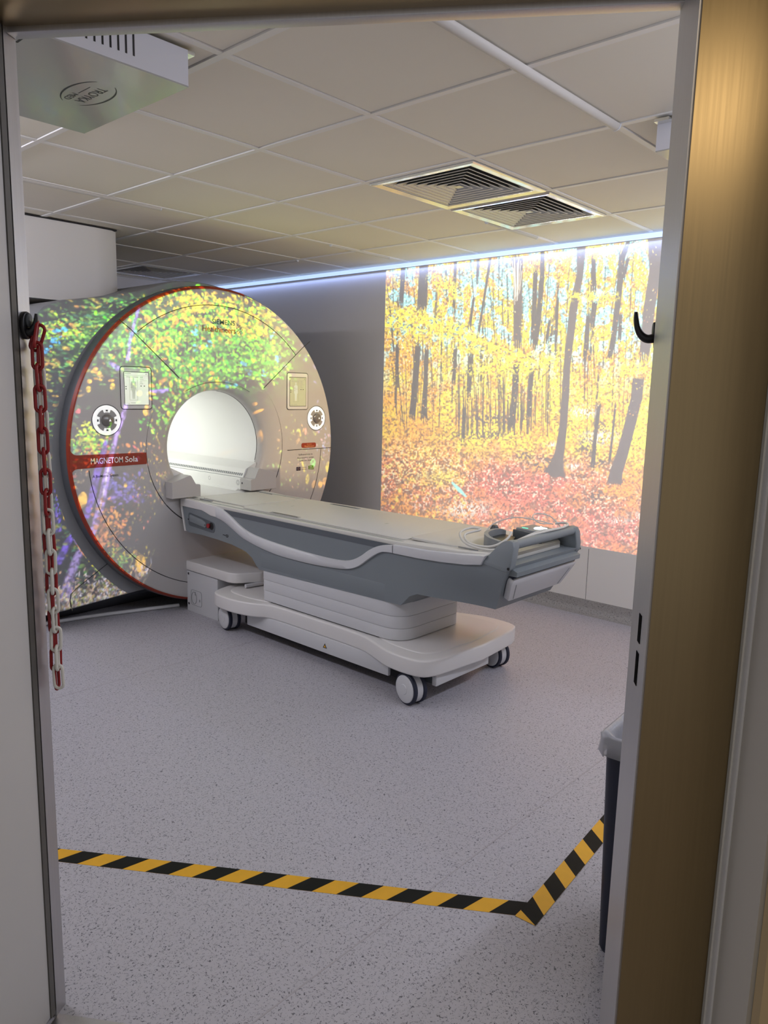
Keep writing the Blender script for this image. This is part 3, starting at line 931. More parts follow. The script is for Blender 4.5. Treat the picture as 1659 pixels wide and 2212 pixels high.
    for (x, y, rx, ry, a, c) in [(554, 871, 6, 4, 0, ora), (561, 887, 13, 3.6, -.35, ora), (569, 938, 4, 15, -.1, ora), (664, 1035, 4, 13, .1, yel), (655, 1008, 2.5, 14, -.2, yel), (709, 1008, 6, 13, .2, yel), (678, 1046, 5, 9, .3, ora), (692, 1046, 5, 9, .2, ora), (676, 1000, 6, 10, 0, (.15, .8, .15)), (660, 932, 2.5, 9, 0, (.9, .25, .15)), (648, 936, 2.5, 9, -.2, yel), (703, 1040, 7, 9, 0, ora)]:
        C.leaf(x, y, rx, ry, a, np.array(c) * .9, .9)
    C.a *= (0.30 + 1.05 * sstep(0.22, 0.72, n1))[..., None]
    # the cover behind the disc has a dark shell: the slide's colours are boosted there
    side = (np.hypot((X - 433) / 287, (Y - 958) / 337) > 1.0) & (X < 480)
    C.a = np.where(side[..., None], np.clip(C.a * 2.7, 0, 2.2), C.a)
    # warm light haze painted into the slide for the right half of the disc
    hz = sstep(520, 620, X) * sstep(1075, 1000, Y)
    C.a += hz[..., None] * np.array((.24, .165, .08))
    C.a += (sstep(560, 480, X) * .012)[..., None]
    # the picture is masked over the bore, the table and the table's shadow
    def soft_ellipse(cx, cy, rx, ry, a, b):
        d = np.hypot((X - cx) / rx, (Y - cy) / ry)
        return sstep(a, b, d)
    m_ = soft_ellipse(463, 962, 99, 101, 1.0, 1.13)
    m_ *= 1 - sstep(-2, 2, (X - 345) * 0.88 + (Y - 1195) * 0.47) * (Y > 1120)  # cast shadow of the table painted dark into the slide
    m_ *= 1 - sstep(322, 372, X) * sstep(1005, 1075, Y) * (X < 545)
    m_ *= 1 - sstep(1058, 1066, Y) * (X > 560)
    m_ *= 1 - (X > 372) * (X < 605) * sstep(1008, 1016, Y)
    m_ *= 1 - sstep(-1.5, 1.5, Y - (1336 - (X - 100) * .318)) * 1.0
    m_ *= sstep(724, 719, X)
    C.a = np.clip(C.a * m_[..., None], 0, 2.2)
    return C

def slide(name, L, kscale, P, img, parent, dim):
    """thin transparency: the picture plane P scaled towards the lamp at L"""
    h, w = P.shape[:2]
    V = np.asarray(L) + kscale * (P - np.asarray(L)) - np.array(root_loc(parent))
    me = bpy.data.meshes.new(name)
    idx = np.arange(h * w).reshape(h, w)
    q = np.stack([idx[:-1, :-1], idx[:-1, 1:], idx[1:, 1:], idx[1:, :-1]], -1).reshape(-1, 4)
    me.vertices.add(h * w)
    me.vertices.foreach_set('co', V.reshape(-1).astype(np.float32))
    me.loops.add(q.size)
    me.loops.foreach_set('vertex_index', q.reshape(-1).astype(np.int32))
    me.polygons.add(len(q))
    me.polygons.foreach_set('loop_start', (np.arange(len(q)) * 4).astype(np.int32))
    at = me.color_attributes.new('picture', 'FLOAT_COLOR', 'POINT')
    rgba = np.ones((h * w, 4), np.float32)
    rgba[:, :3] = img.reshape(-1, 3) / dim
    at.data.foreach_set('color', rgba.reshape(-1))
    me.update()
    me.validate()
    return link(name, me, M_SLIDE, parent)

def lamp_in(name, L, aim, power, parent, angle):
    ld = bpy.data.lights.new(name, 'SPOT')
    ld.energy = power
    ld.shadow_soft_size = 0.0
    ld.spot_size = angle
    ld.spot_blend = 0.0
    o = bpy.data.objects.new(name, ld)
    COL.objects.link(o)
    o.parent = parent
    o.location = Vector(L) - root_loc(parent)
    o.rotation_euler = Vector(aim).to_track_quat('-Z', 'Y').to_euler()
    return o

def frame_panel(name, axis, pos, thick, u0, u1, v0, v1, hu0, hu1, hv0, hv1, mt, parent):
    """front plate with a rectangular window; axis 'x' or 'y'"""
    bm = bmesh.new()
    for (a0, a1, b0, b1) in ((u0, u1, v0, hv0), (u0, u1, hv1, v1), (u0, hu0, hv0, hv1), (hu1, u1, hv0, hv1)):
        if a1 - a0 < 1e-5 or b1 - b0 < 1e-5:
            continue
        if axis == 'x':
            bm_box(bm, pos, pos + thick, a0, a1, b0, b1)
        else:
            bm_box(bm, a0, a1, pos, pos + thick, b0, b1)
    return from_bm(name, bm, mt, parent)

# ---- projector housing on the left: throws the forest picture on the long wall
L1 = np.array([-0.762, 0.345, 2.252])
p1 = thing('projector_housing', 'white ceiling projector housing with slotted side and round maker mark underneath, top left', 'projector', (-0.99, 0.34, 2.197))
KS = 0.02
DIM, DIM2 = 1.0, 1.0      # density of the two slides, made up for by the lamps
bx0, bx1, by0, by1, bz0, bz1 = -1.30, -0.694, 0.035, 0.645, 2.197, 2.293
box('bottom_panel', bx0, bx1, by0, by1, bz0, bz0 + 0.004, M_GLOSS, p1)
box('top_panel', bx0, bx1, by0, by1, bz1 - 0.003, bz1, M_BOX, p1)
box('side_panel', bx0, bx1, by0, by0 + 0.004, bz0 + 0.004, bz1 - 0.003, M_BOX, p1)
box('side_panel', bx0, bx1, by1 - 0.004, by1, bz0 + 0.004, bz1 - 0.003, M_BOX, p1)
box('side_panel', bx0, bx0 + 0.004, by0 + 0.004, by1 - 0.004, bz0 + 0.004, bz1 - 0.003, M_BOX, p1)
Yg = np.linspace(2.057, -0.80, 880)
Zg = np.linspace(0.415, 2.262, 570)
PY, PZ = np.meshgrid(Yg, Zg)
P = np.stack([np.full_like(PY, XW), PY, PZ], -1)
px, py = project(P)
CF = forest_picture()
slide('slide', L1, KS, P, CF.sample(px, py), p1, DIM)
hy0, hy1 = L1[1] + KS * (-0.80 - L1[1]), L1[1] + KS * (2.057 - L1[1])
hz0, hz1 = L1[2] + KS * (0.415 - L1[2]), L1[2] + KS * (2.262 - L1[2])
xs = L1[0] + KS * (XW - L1[0])
frame_panel('front_panel', 'x', xs - 0.0006, 0.0012, by0 + 0.004, by1 - 0.004, bz0 + 0.004, bz1 - 0.003, hy0, hy1, hz0, hz1, M_BLACK, p1)
lamp1 = lamp_in('projector_lamp', L1, (1, 0.10, -0.33), 500.0 * DIM, p1, math.radians(96))
for k in range(9):
    xk = -0.858 - 0.0214 * k
    box('vent_slot', xk - 0.0026, xk + 0.0026, by0 - 0.0008, by0, 2.226, 2.285, M_BLACK, p1)
for xk, ya, yb in ((-1.137, 0.06, 0.122), (-1.12, 0.06, 0.124), (-1.1175, 0.142, 0.2), (-1.137, 0.142, 0.2)):
    box('vent_slot', xk - 0.003, xk + 0.003, ya, yb, bz0 - 0.0006, bz0, M_BLACK, p1)
box('mounting_tab', -0.694, -0.672, by0 + 0.0, by0 + 0.05, 2.284, 2.293, M_VENTF, p1)
# maker mark under the housing (reads along +Y)
zt = bz0 - 0.0002
text('maker_name', 'TROYKA', (-0.853, 0.232, zt), (0, 1, 0), (1, 0, 0), 0.150, M_INKD, p1, height=0.028)
text('maker_name', 'MED', (-0.884, 0.326, zt), (0, 1, 0), (1, 0, 0), 0.060, M_INKD, p1, height=0.019)
box('maker_rule', -0.872, -0.870, 0.250, 0.318, zt - 0.0004, zt, M_INKD, p1)
def arc_ribbon(name, cx, cy, rx, ry, a0, a1, wid, z, mt, parent):
    v, f = [], []
    n = 24
    for i in range(n + 1):
        a = a0 + (a1 - a0) * i / n
        k = wid * math.sin(PI * i / n) + 0.0008
        for s in (-1, 1):
            v.append((cx + (rx + s * k) * math.cos(a), cy + (ry + s * k) * math.sin(a), z))
    for i in range(n):
        f.append((2 * i, 2 * i + 1, 2 * i + 3, 2 * i + 2))
    return mesh_obj(name, v, f, mt, parent)
arc_ribbon('maker_arc', -0.850, 0.303, 0.060, 0.115, math.radians(115), math.radians(245), 0.002, zt - 0.0003, M_INKD, p1)
arc_ribbon('maker_arc', -0.850, 0.303, 0.060, 0.115, math.radians(-65), math.radians(65), 0.002, zt - 0.0003, M_INKD, p1)

# ---- projector housing on the right: throws leaves on the scanner
CZ = 1.0
def flare_y(x, z):
    """depth of the wide cover at a point of the front view"""
    r = np.hypot(x - XC, z - CZ)
    return 2.118 + 0.10 * np.clip(r - 0.93, 0, 0.6)
L2 = np.array([1.15, -0.795, 2.245])
p2 = thing('projector_housing', 'white ceiling projector housing half hidden behind the right door jamb', 'projector', (0.94, -1.02, 2.197))
cx0, cx1, cy0, cy1 = 0.628, 1.24, -1.335, -0.735
box('bottom_panel', cx0, cx1, cy0, cy1, bz0, bz0 + 0.004, M_GLOSS, p2)
box('top_panel', cx0, cx1, cy0, cy1, bz1 - 0.003, bz1, M_BOX, p2)
box('side_panel', cx0, cx0 + 0.004, cy0, cy1, bz0 + 0.004, bz1 - 0.003, M_BOX, p2)
box('side_panel', cx1 - 0.004, cx1, cy0, cy1, bz0 + 0.004, bz1 - 0.003, M_BOX, p2)
box('side_panel', cx0 + 0.004, cx1 - 0.004, cy0, cy0 + 0.004, bz0 + 0.004, bz1 - 0.003, M_BOX, p2)
Xg = np.linspace(-0.62, 1.86, 500)
Zg2 = np.linspace(0.0, 2.04, 410)
PX2, PZ2 = np.meshgrid(Xg, Zg2)
P2 = np.stack([PX2, np.full_like(PX2, YG), PZ2], -1)
# the light beside the disc travels on to the cover behind it
outside = np.hypot(PX2 - XC, PZ2 - 1.0) > 0.968
Yd = np.full_like(PX2, 2.2)
for _ in range(12):
    tt = ((Yd - L2[1]) / (YG - L2[1]))[..., None]
    PP = L2 + tt * (P2 - L2)
    Yd = 0.5 * Yd + 0.5 * flare_y(PP[..., 0], PP[..., 2])
PP = np.where(outside[..., None], PP, P2)
px, py = project(PP)
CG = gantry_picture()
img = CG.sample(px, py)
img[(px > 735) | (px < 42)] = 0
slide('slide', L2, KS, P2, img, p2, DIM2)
ys = L2[1] + KS * (YG - L2[1])
frame_panel('front_panel', 'y', ys - 0.0006, 0.0012, cx0 + 0.004, cx1 - 0.004, bz0 + 0.004, bz1 - 0.003,
            L2[0] + KS * (-0.62 - L2[0]), L2[0] + KS * (1.86 - L2[0]), L2[2] + KS * (0 - L2[2]), L2[2] + KS * (2.04 - L2[2]), M_BLACK, p2)
lamp2 = lamp_in('projector_lamp', L2, (-0.22, 1, -0.42), 650.0 * DIM2, p2, math.radians(80))
box('mounting_tab', cx0 - 0.03, cx0, cy1 - 0.05, cy1, 2.284, 2.293, M_VENTF, p2)

# ================================================================== SCANNER
sc = thing('mri_scanner', 'large white round-faced scanner with lit tunnel, red rim and leaf light pattern on its covers', 'scanner', (XC, 2.6, 0))
CZ = 1.0
# front cover: rounded disc around the tunnel mouth
cover = lathe('front_cover', [(0.345, 2.10), (0.350, 2.066), (0.362, 2.052), (0.385, 2.044), (0.44, 2.036), (0.505, 2.0305), (0.506, 2.0305)], M_COVER, sc, n=128, c=(XC, 1.005))
lathe('front_cover', [(0.509, 2.0300), (0.70, 2.0275), (0.94, 2.0275), (0.956, 2.029), (0.966, 2.036)], M_COVER, sc, n=160)
lathe('rim', [(0.9655, 2.037), (0.974, 2.052), (0.977, 2.10), (0.970, 2.13), (0.95, 2.16), (0.90, 2.17), (0.80, 2.17)], M_RIM, sc, n=160)
lathe('mouth_joint', [(0.5058, 2.0312), (0.5092, 2.0306)], M_SEAM, sc, n=128, c=(XC, 1.003))
bore = lathe('tunnel_liner', [(0.3455, 2.10), (0.345, 3.75)], M_BORE, sc, n=96, c=(XC, 1.005))
lathe('tunnel_lip_joint', [(0.3445, 2.098), (0.3435, 2.1015)], M_SEAM, sc, n=96, c=(XC, 1.005), a0=math.radians(-18), a1=math.radians(85))
# red edge on the left half, cross band with the name
lathe('red_edge', [(0.955, 2.0265), (0.962, 2.0285), (0.968, 2.036), (0.9715, 2.043)], M_RED, sc, n=120, a0=math.radians(78), a1=math.radians(278))
prism('red_band', round_poly([(-0.150, 0.921), (0.3015, 0.926), (0.3015, 0.992), (-0.150, 0.996)], 0.004), lambda u, v, w: (u, w, v), 2.0262, 2.0285, M_RED, sc, smooth=False)
for z0, s in ((0.996, 1), (0.921, -1)):
    pts = [(-0.152, z0), (-0.110, z0)] + [(-0.110 - 0.036 * math.sin(a), z0 + s * 0.036 * (1 - math.cos(a))) for a in np.linspace(0.05, PI / 2, 8)]
    prism('red_fillet', pts[::1] if s > 0 else pts[::-1], lambda u, v, w: (u, w, v), 2.0263, 2.0285, M_RED, sc, smooth=False)

def ribbon(name, pts, wid, mt, parent, y=2.0268):
    """thin joint line on the flat front (x, z points)"""
    v, f = [], []
    P = [np.array(p, float) for p in pts]
    for i, p in enumerate(P):
        t = P[min(i + 1, len(P) - 1)] - P[max(i - 1, 0)]
        t /= np.linalg.norm(t)
        nn = np.array([-t[1], t[0]]) * wid / 2
        yy = y if y is not None else float(flare_y(p[0], p[1])) - 0.004
        v += [(p[0] + nn[0], yy, p[1] + nn[1]), (p[0] - nn[0], yy, p[1] - nn[1])]
    for i in range(len(P) - 1):
        f.append((2 * i, 2 * i + 1, 2 * i + 3, 2 * i + 2))
    return mesh_obj(name, v, f, mt, parent)
def arc_pts(r, a0, a1, n=48, c=(XC, CZ)):
    return [(c[0] + r * math.cos(a), c[1] + r * math.sin(a)) for a in np.linspace(math.radians(a0), math.radians(a1), n)]
JW = 0.0042
ribbon('panel_joint_or_shade', [(0.158, 1.728), (0.229, 1.678), (0.528, 1.423)], JW, M_SEAM, sc)
ribbon('panel_joint_or_shade', [(1.56, 1.60 + 0.095), (1.499, 1.653), (1.158, 1.372)], JW, M_SEAM, sc)
ribbon('panel_joint_or_shade', arc_pts(0.862, 44, 129), JW, M_SEAM, sc)
ribbon('panel_joint_or_shade', arc_pts(0.862, 186, 266), JW, M_SEAM, sc)
ribbon('panel_joint_or_shade', arc_pts(0.862, -48, -3), JW, M_SEAM, sc)
ribbon('panel_joint_or_shade', [(1.36, 0.958), (1.772, 0.959)], JW, M_SEAM, sc)
ribbon('panel_joint_or_shade', arc_pts(0.50, 62, 118, c=(XC, 0.905)), 0.003, M_RIM, sc, y=2.0285)  # no joint: dark arc standing in for soft shade above the mouth

# wide cover behind the disc
OUT = [(0, 2.012), (0.22, 1.995), (0.47, 1.905), (0.70, 1.850), (0.90, 1.815), (1.02, 1.77), (1.085, 1.68), (1.105, 1.5), (1.11, 1.2), (1.11, 0.8), (1.105, 0.4), (1.09, 0.14), (1.075, 0.095), (0.54, 0.150), (0.0, 0.175)]
def out_ring(n=144):
    pts = [(XC + a, b) for a, b in OUT] + [(XC - a, b) for a, b in OUT[::-1]]
    res = []
    for i in range(n):
        a = 2 * PI * i / n + 1e-4
        d = np.array([math.cos(a), math.sin(a)])
        best = None
        for p, q in zip(pts, pts[1:] + pts[:1]):
            p, q = np.array(p) - (XC, CZ), np.array(q) - (XC, CZ)
            e = q - p
            den = d[0] * e[1] - d[1] * e[0]
            if abs(den) < 1e-9:
                continue
            t = (p[0] * e[1] - p[1] * e[0]) / den
            s = (p[0] * d[1] - p[1] * d[0]) / den
            if t > 0 and -1e-6 <= s <= 1 + 1e-6:
                best = t if best is None else max(best, t)
        if d[0] > -0.25:
            best = min(best, 0.985 + 0.03 * max(0.0, min(1.0, (0.15 - d[0]) / 0.4)))
        res.append(d * best)
    return res
ring = out_ring()
secs = []
for q in (0.0, 0.2, 0.4, 0.6, 0.8, 0.93, 0.98, 1.0, 1.0, 1.0):
    row = []
    last = len(secs)
    for d in ring:
        L0 = np.linalg.norm(d)
        r0 = min(0.93, 0.97 * L0)
        r_ = r0 + (L0 - r0) * q
        x, z = XC + d[0] / L0 * r_, CZ + d[1] / L0 * r_
        y = float(flare_y(x, z)) + {6: 0.006, 7: 0.03, 8: 0.10}.get(last, 0.0)
        if last == 9:
            y = 3.85
        row.append((x, y, z))
    secs.append(row)
vv = [p for row in secs for p in row]
n_ = len(ring)
ff = [(a * n_ + i, a * n_ + (i + 1) % n_, (a + 1) * n_ + (i + 1) % n_, (a + 1) * n_ + i) for a in range(len(secs) - 1) for i in range(n_)]
mesh_obj('rear_cover', vv, ff, M_BODY, sc, smooth=True, sharp=math.radians(50))
ribbon('cover_joint', [(-0.118, 0.105), (-0.128, 0.17), (-0.122, 0.205), (-0.09, 0.235), (0.0, 0.295), (0.09, 0.355)], 0.004, M_SEAM, sc, y=None)
prism('plinth', [(2.165, 0.17), (2.24, 0.10), (2.36, 0.03), (2.41, 0.0), (3.8, 0.0), (3.8, 0.17)], lambda u, v, w: (w, u, v), -0.262, 1.882, M_RIM, sc, smooth=False)

# side shelves inside the tunnel with toothed rail (right), plain (left)
def shelf(side):
    f = (lambda u, v, w: (XC + u, w, v)) if side > 0 else (lambda u, v, w: (XC - u, w, v))
    ox, oz = (0.40, 0.0) if side > 0 else (0.385, -0.010)
    prof = [(0.190, 0.716), (0.190, 0.783), (0.196, 0.790), (0.222, 0.792), (0.252, 0.852 + oz), (0.262, 0.858 + oz), (ox, 0.822 + oz), (ox, 0.716)]
    s = prism('tunnel_shelf', prof, f, 1.962, 2.075, M_COVER, sc, bevel=0.002, smooth=False)
    prof2 = [(0.190, 0.690), (0.190, 0.783), (0.196, 0.790), (0.212, 0.792), (0.236, 0.845), (0.320, 0.885), (0.33, 0.690)]
    prism('tunnel_rail', prof2, f, 2.076, 3.6, M_BORE, sc, smooth=False)
    return s
sr = shelf(1)
sl_ = shelf(-1)
bm = bmesh.new()
for k in range(44):
    y = 2.09 + k * 0.021
    bm_box(bm, XC + 0.2185, XC + 0.228, y, y + 0.011, 0.8015, 0.816)
for v in bm.verts:
    v.co.x = XC + 0.213 + (v.co.z - 0.794) * 0.453 + (0.0 if v.co.x > XC + 0.223 else -0.003)
tr = from_bm('rail_teeth', bm, M_GREY, sc)
tr['kind'] = 'stuff'
box('rail_groove', XC + 0.197, XC + 0.206, 2.078, 3.5, 0.7865, 0.7915, M_GREY, sc)
ped_ = box('tunnel_bed', 0.625, 0.995, 2.02, 3.6, 0.66, 0.705, M_BORE, sc, bevel=0.006)
lathe('plug_ring', [(0.010, 0.0), (0.012, 0.0)], M_GREY, sc, n=24, c=(XC + 0.189, 0.5))
bpy.data.objects.remove(bpy.data.objects['plug_ring'])
def ring_on_x(name, x, y, z, r, w, mt, parent):
    v, f = [], []
    n = 24
    for i in range(n):
        a = 2 * PI * i / n
        for rr in (r - w, r + w):
            v.append((x, y + rr * math.cos(a), z + rr * math.sin(a)))
    for i in range(n):
        j = (i + 1) % n
        f.append((2 * i, 2 * j, 2 * j + 1, 2 * i + 1))
    return mesh_obj(name, v, f, mt, parent)
ring_on_x('plug_ring', XC + 0.1895, 2.10, 0.757, 0.016, 0.0012, M_GREY, sc)
ring_on_x('plug_ring', XC + 0.1895, 2.10, 0.757, 0.009, 0.001, M_GREY, sc)
ring_on_x('plug_ring', XC + 0.1895, 2.055, 0.757, 0.0035, 0.0035, M_INKD, sc)
ring_on_x('plug_ring', XC + 0.1895, 2.42, 0.757, 0.012, 0.001, M_GREY, sc)

# light bar hidden in the tunnel roof
box('tunnel_light', XC - 0.334, XC - 0.328, 2.16, 3.5, 0.93, 1.07, M_BORELED, sc)
bore_lamp = strip_lamp(sc, (XC - 0.325, 2.80, 1.0), (1, -0.05, 0), 1.3, 0.13, (0, 1, 0), 3.4, (1.0, 1.0, 0.96))

# touch displays
def display(x0, x1, z0, z1, lit):
    y = 2.0272
    px_ = prism('display_frame', round_poly([(x0, z0), (x1, z0), (x1, z1), (x0, z1)], 0.018), lambda u, v, w: (u, w, v), y - 0.0025, y + 0.004, M_WHITE, sc, bevel=0.001)
    gl = round_poly([(x0 - 0.003, z0 - 0.003), (x1 + 0.003, z0 - 0.003), (x1 + 0.003, z1 + 0.003), (x0 - 0.003, z1 + 0.003)], 0.020)
    ribbon('frame_joint', gl + gl[:1], 0.0035, M_SEAM, px_, y=y - 0.0006)
    a0, a1, b0, b1 = x0 + 0.021, x1 - 0.018, z0 + 0.022, z1 - 0.028
    box('bezel', a0 - 0.003, a1 + 0.003, y - 0.0029, y - 0.0024, b0 - 0.003, b1 + 0.003, M_SEAM, px_)
    s = box('screen', a0, a1, y - 0.0034, y - 0.0028, b0, b1, M_SCREEN if lit else M_SCREEN2, px_)
    ink = M_INK
    W_, H_ = a1 - a0, b1 - b0
    yy = y - 0.0037
    def rect(u0, u1, v0, v1, mt=ink, nm='screen_print'):
        mesh_obj(nm, [(a0 + u0 * W_, yy, b1 - v0 * H_), (a0 + u1 * W_, yy, b1 - v0 * H_), (a0 + u1 * W_, yy, b1 - v1 * H_), (a0 + u0 * W_, yy, b1 - v1 * H_)], [(0, 1, 2, 3)], mt, px_)
    rect(0.02, 0.27, 0.035, 0.050)
    rect(0.90, 0.925, 0.035, 0.060, M_INKD)
    rect(0.0, 1.0, 0.095, 0.101)
    rect(0.20, 0.21, 0.15, 0.86)
    rect(0.525, 0.535, 0.15, 0.86)
    rect(0.20, 0.535, 0.855, 0.862)
    rect(0.08, 0.58, 0.138, 0.150)
    for (u0, u1, v0, v1) in ((0.64, 0.78, 0.13, 0.142), (0.64, 0.78, 0.165, 0.175), (0.64, 0.80, 0.21, 0.22), (0.64, 0.95, 0.25, 0.256), (0.64, 0.74, 0.29, 0.30), (0.64, 0.78, 0.34, 0.352), (0.24, 0.34, 0.36, 0.372), (0.23, 0.50, 0.405, 0.412), (0.24, 0.34, 0.455, 0.466), (0.24, 0.44, 0.935, 0.948), (0.02, 0.20, 0.955, 0.965)):
        rect(u0, u1, v0, v1)
    for (u0, v0) in ((0.66, 0.405), (0.80, 0.405), (0.03, 0.43), (0.03, 0.50)):
        rect(u0, u0 + 0.05, v0, v0 + 0.025, M_INKD)
    # standing figure pictogram
    fig = [(0.345, 0.245), (0.33, 0.22), (0.33, 0.19), (0.35, 0.17), (0.38, 0.17), (0.40, 0.19), (0.40, 0.22), (0.385, 0.245), (0.40, 0.27), (0.47, 0.29), (0.485, 0.55), (0.46, 0.58), (0.445, 0.50), (0.43, 0.62), (0.415, 0.82), (0.375, 0.82), (0.367, 0.64), (0.358, 0.82), (0.315, 0.82), (0.305, 0.62), (0.29, 0.50), (0.272, 0.58), (0.25, 0.55), (0.262, 0.29), (0.33, 0.27)]
    M_FIG = mat('screen_figure', (0.50, 0.53, 0.44), 0.4, emit=(0.8, 0.86, 0.7), estr=0.22, noise=(30, 0.02))
    mesh_obj('screen_figure', [(a0 + u * W_, yy + 0.0001, b1 - v * H_) for u, v in fig], [tuple(range(len(fig)))], M_FIG, px_)
    return px_
display(0.156, 0.342, 1.243, 1.473, True)
display(1.358, 1.540, 1.235, 1.476, False)

M_KNOB = mat('dial_knob_grey', (0.16, 0.15, 0.14), 0.2, spec=0.7, noise=(20, 0.05))
M_KNOBF = mat('dial_face_grey', (0.34, 0.34, 0.33), 0.4, noise=(20, 0.05))
# control dials
def dial(x, z):
    c = (x, z)
    d = lathe('control_dial', [(0.0, 2.0235), (0.070, 2.0235), (0.080, 2.0245), (0.083, 2.028)], M_DIAL, sc, n=48, c=c)
    lathe('dial_gap', [(0.083, 2.0266), (0.0865, 2.0266)], M_SEAM, d, n=48, c=c)
    lathe('dial_face', [(0.034, 2.0230), (0.062, 2.0230)], M_KNOBF, d, n=48, c=c)
    lathe('dial_knob', [(0.0, 2.009), (0.026, 2.010), (0.032, 2.014), (0.034, 2.023)], M_KNOB, d, n=36, c=c)
    for k in range(4):
        a = k * PI / 2
        lathe('dial_key', [(0.044, 2.0224), (0.0625, 2.0224)], M_DIAL, d, n=10, c=c, a0=a - 0.38, a1=a + 0.38)
        lathe('key_symbol', [(0.049, 2.0219), (0.058, 2.0219)], M_DGREY, d, n=4, c=c, a0=a - 0.12, a1=a + 0.12)
    mesh_obj('dial_mark', [(x + 0.004, 2.0085, z - 0.005), (x + 0.018, 2.0085, z - 0.005), (x + 0.011, 2.0085, z + 0.009)], [(0, 1, 2)], M_DIAL, d)
dial(0.066, 1.180)
dial(1.624, 1.172)

# lettering on the cover
yt = 2.0270
rx, uz = (1, 0, 0), (0, 0, 1)
text('maker_name', 'SIEMENS', (0.762, yt, 1.752), rx, uz, 0.170, M_LTEAL, sc, height=0.030, bold=0.012)
text('maker_name', 'Healthineers', (0.692, yt, 1.704), rx, uz, 0.243, M_LORANGE, sc, height=0.036, bold=0.010)
for (dx, dz) in ((0, 0), (0.014, 0.005), (0.004, 0.018), (-0.010, 0.010), (0.009, -0.014), (-0.008, -0.010), (0.022, 0.014), (0.022, -0.008), (0.013, 0.027), (-0.002, 0.030), (0.016, -0.024), (0.0, -0.022), (0.030, 0.002)):
    lathe('logo_dot', [(0.0, yt - 0.0004), (0.0036, yt - 0.0004)], M_LORANGE, sc, n=8, c=(0.958 + dx, 1.728 + dz))
text('model_name', 'MAGNETOM', (-0.037, 2.0260, 0.944), rx, uz, 0.188, M_LWHITE, sc, height=0.033, bold=0.014)
text('model_name', 'Sola', (0.166, 2.0260, 0.944), rx, uz, 0.078, M_LWHITE, sc, height=0.033, bold=0.014)
text('sub_line', 'A BioMatrix System', (-0.027, yt, 0.868), rx, uz, 0.150, M_INKD, sc, height=0.019, bold=0.006)
prism('notice_badge', round_poly([(1.487, 0.968), (1.622, 0.968), (1.622, 1.002), (1.487, 1.002)], 0.016), lambda u, v, w: (u, w, v), 2.0258, 2.0278, M_RED, sc, smooth=False)
M_PALE = mat('print_pale_orange', (0.75, 0.40, 0.18), 0.4, noise=(30, 0.03))
text('badge_text', 'Siemens', (1.535, 2.0255, 0.990), rx, uz, 0.045, M_PALE, sc, height=0.006)
text('badge_text', 'Healthineers', (1.512, 2.0255, 0.973), rx, uz, 0.090, M_PALE, sc, height=0.012)
for i, (s, w_) in enumerate((('Sufinansirano iz', 0.128), ('Europske unije', 0.150), ('je 852.201,-EUR', 0.108))):
    text('notice_text', s, (1.525 - w_ / 2, yt, 0.917 - i * 0.021), rx, uz, w_, M_INKD, sc, height=0.012)
box('notice_flag', 1.442, 1.479, 2.0262, 2.0276, 0.812, 0.838, mat('flag_blue', (0.012, 0.016, 0.06), 0.4, noise=(30, 0.05)), sc)
for k in range(12):
    a = k * PI / 6
    lathe('flag_star', [(0, 2.0258), (0.0010, 2.0258)], M_TY, sc, n=5, c=(1.4605 + 0.008 * math.cos(a), 0.825 + 0.008 * math.sin(a)))
text('notice_text', 'Europska unija', (1.486, yt, 0.829), rx, uz, 0.050, M_INKD, sc, height=0.006)
text('notice_text', 'Zajedno do EU', (1.486, yt, 0.817), rx, uz, 0.058, M_INKD, sc, height=0.006)
prism('notice_logo', [(1.553, 0.816), (1.604, 0.812), (1.598, 0.842), (1.553, 0.840)], lambda u, v, w: (u, w, v), 2.0262, 2.0276, M_LGREEN, sc, smooth=False)
text('notice_text', 'ESI', (1.562, 2.0260, 0.830), rx, uz, 0.020, M_LWHITE, sc, height=0.006)
text('notice_text', 'FONDOVI', (1.560, 2.0260, 0.819), rx, uz, 0.034, M_LWHITE, sc, height=0.006)

# docking base in front of the scanner
dockp = [(0.556, 2.03), (0.556, 1.71), (1.064, 1.71), (1.064, 2.03)]
prism('dock_base', dockp, lambda u, v, w: (u, v, w), 0.0, 0.252, M_WHITE2, sc, smooth=False)
top_ = round_poly([(0.552, 2.032), (0.552, 1.56), (0.70, 1.48), (0.92, 1.48), (1.068, 1.56), (1.068, 2.032)], [0, 0.10, 0.05, 0.05, 0.10, 0], 8)
prism('dock_cap', top_, lambda u, v, w: (u, v, w), 0.255, 0.316, M_WHITE, sc, bevel=0.008, seg=3)
hp = round_poly([(1.988, 0.045), (1.875, 0.045), (1.875, 0.140), (1.988, 0.140)], 0.02)
ribbon_v = [(0.5552, u, v) for u, v in hp]
tube('dock_panel_joint', ribbon_v, 0.0011, M_GREY, sc, closed=True, n=6)
tube('dock_hatch', [(0.5545, 1.955 + 0.026 * math.cos(a), 0.090 + 0.038 * math.sin(a)) for a in np.linspace(0, 2 * PI, 20)[:-1]], 0.0013, M_GREY, sc, closed=True, n=6)
box('dock_slot', 0.5545, 0.556, 1.940, 1.946, 0.108, 0.130, M_GREY, sc)
box('dock_mark', 0.5548, 0.556, 1.893, 1.901, 0.075, 0.09, M_GREY, sc)
for z in (0.045, 0.235):
    ring_on_x('dock_screw', 0.5545, 2.012, z, 0.004, 0.004, M_INKD, sc)
tube('dock_roller', [(0.60, 1.50, 0.247), (0.70, 1.487, 0.247), (1.02, 1.50, 0.247)], 0.012, M_WHITE2, sc)

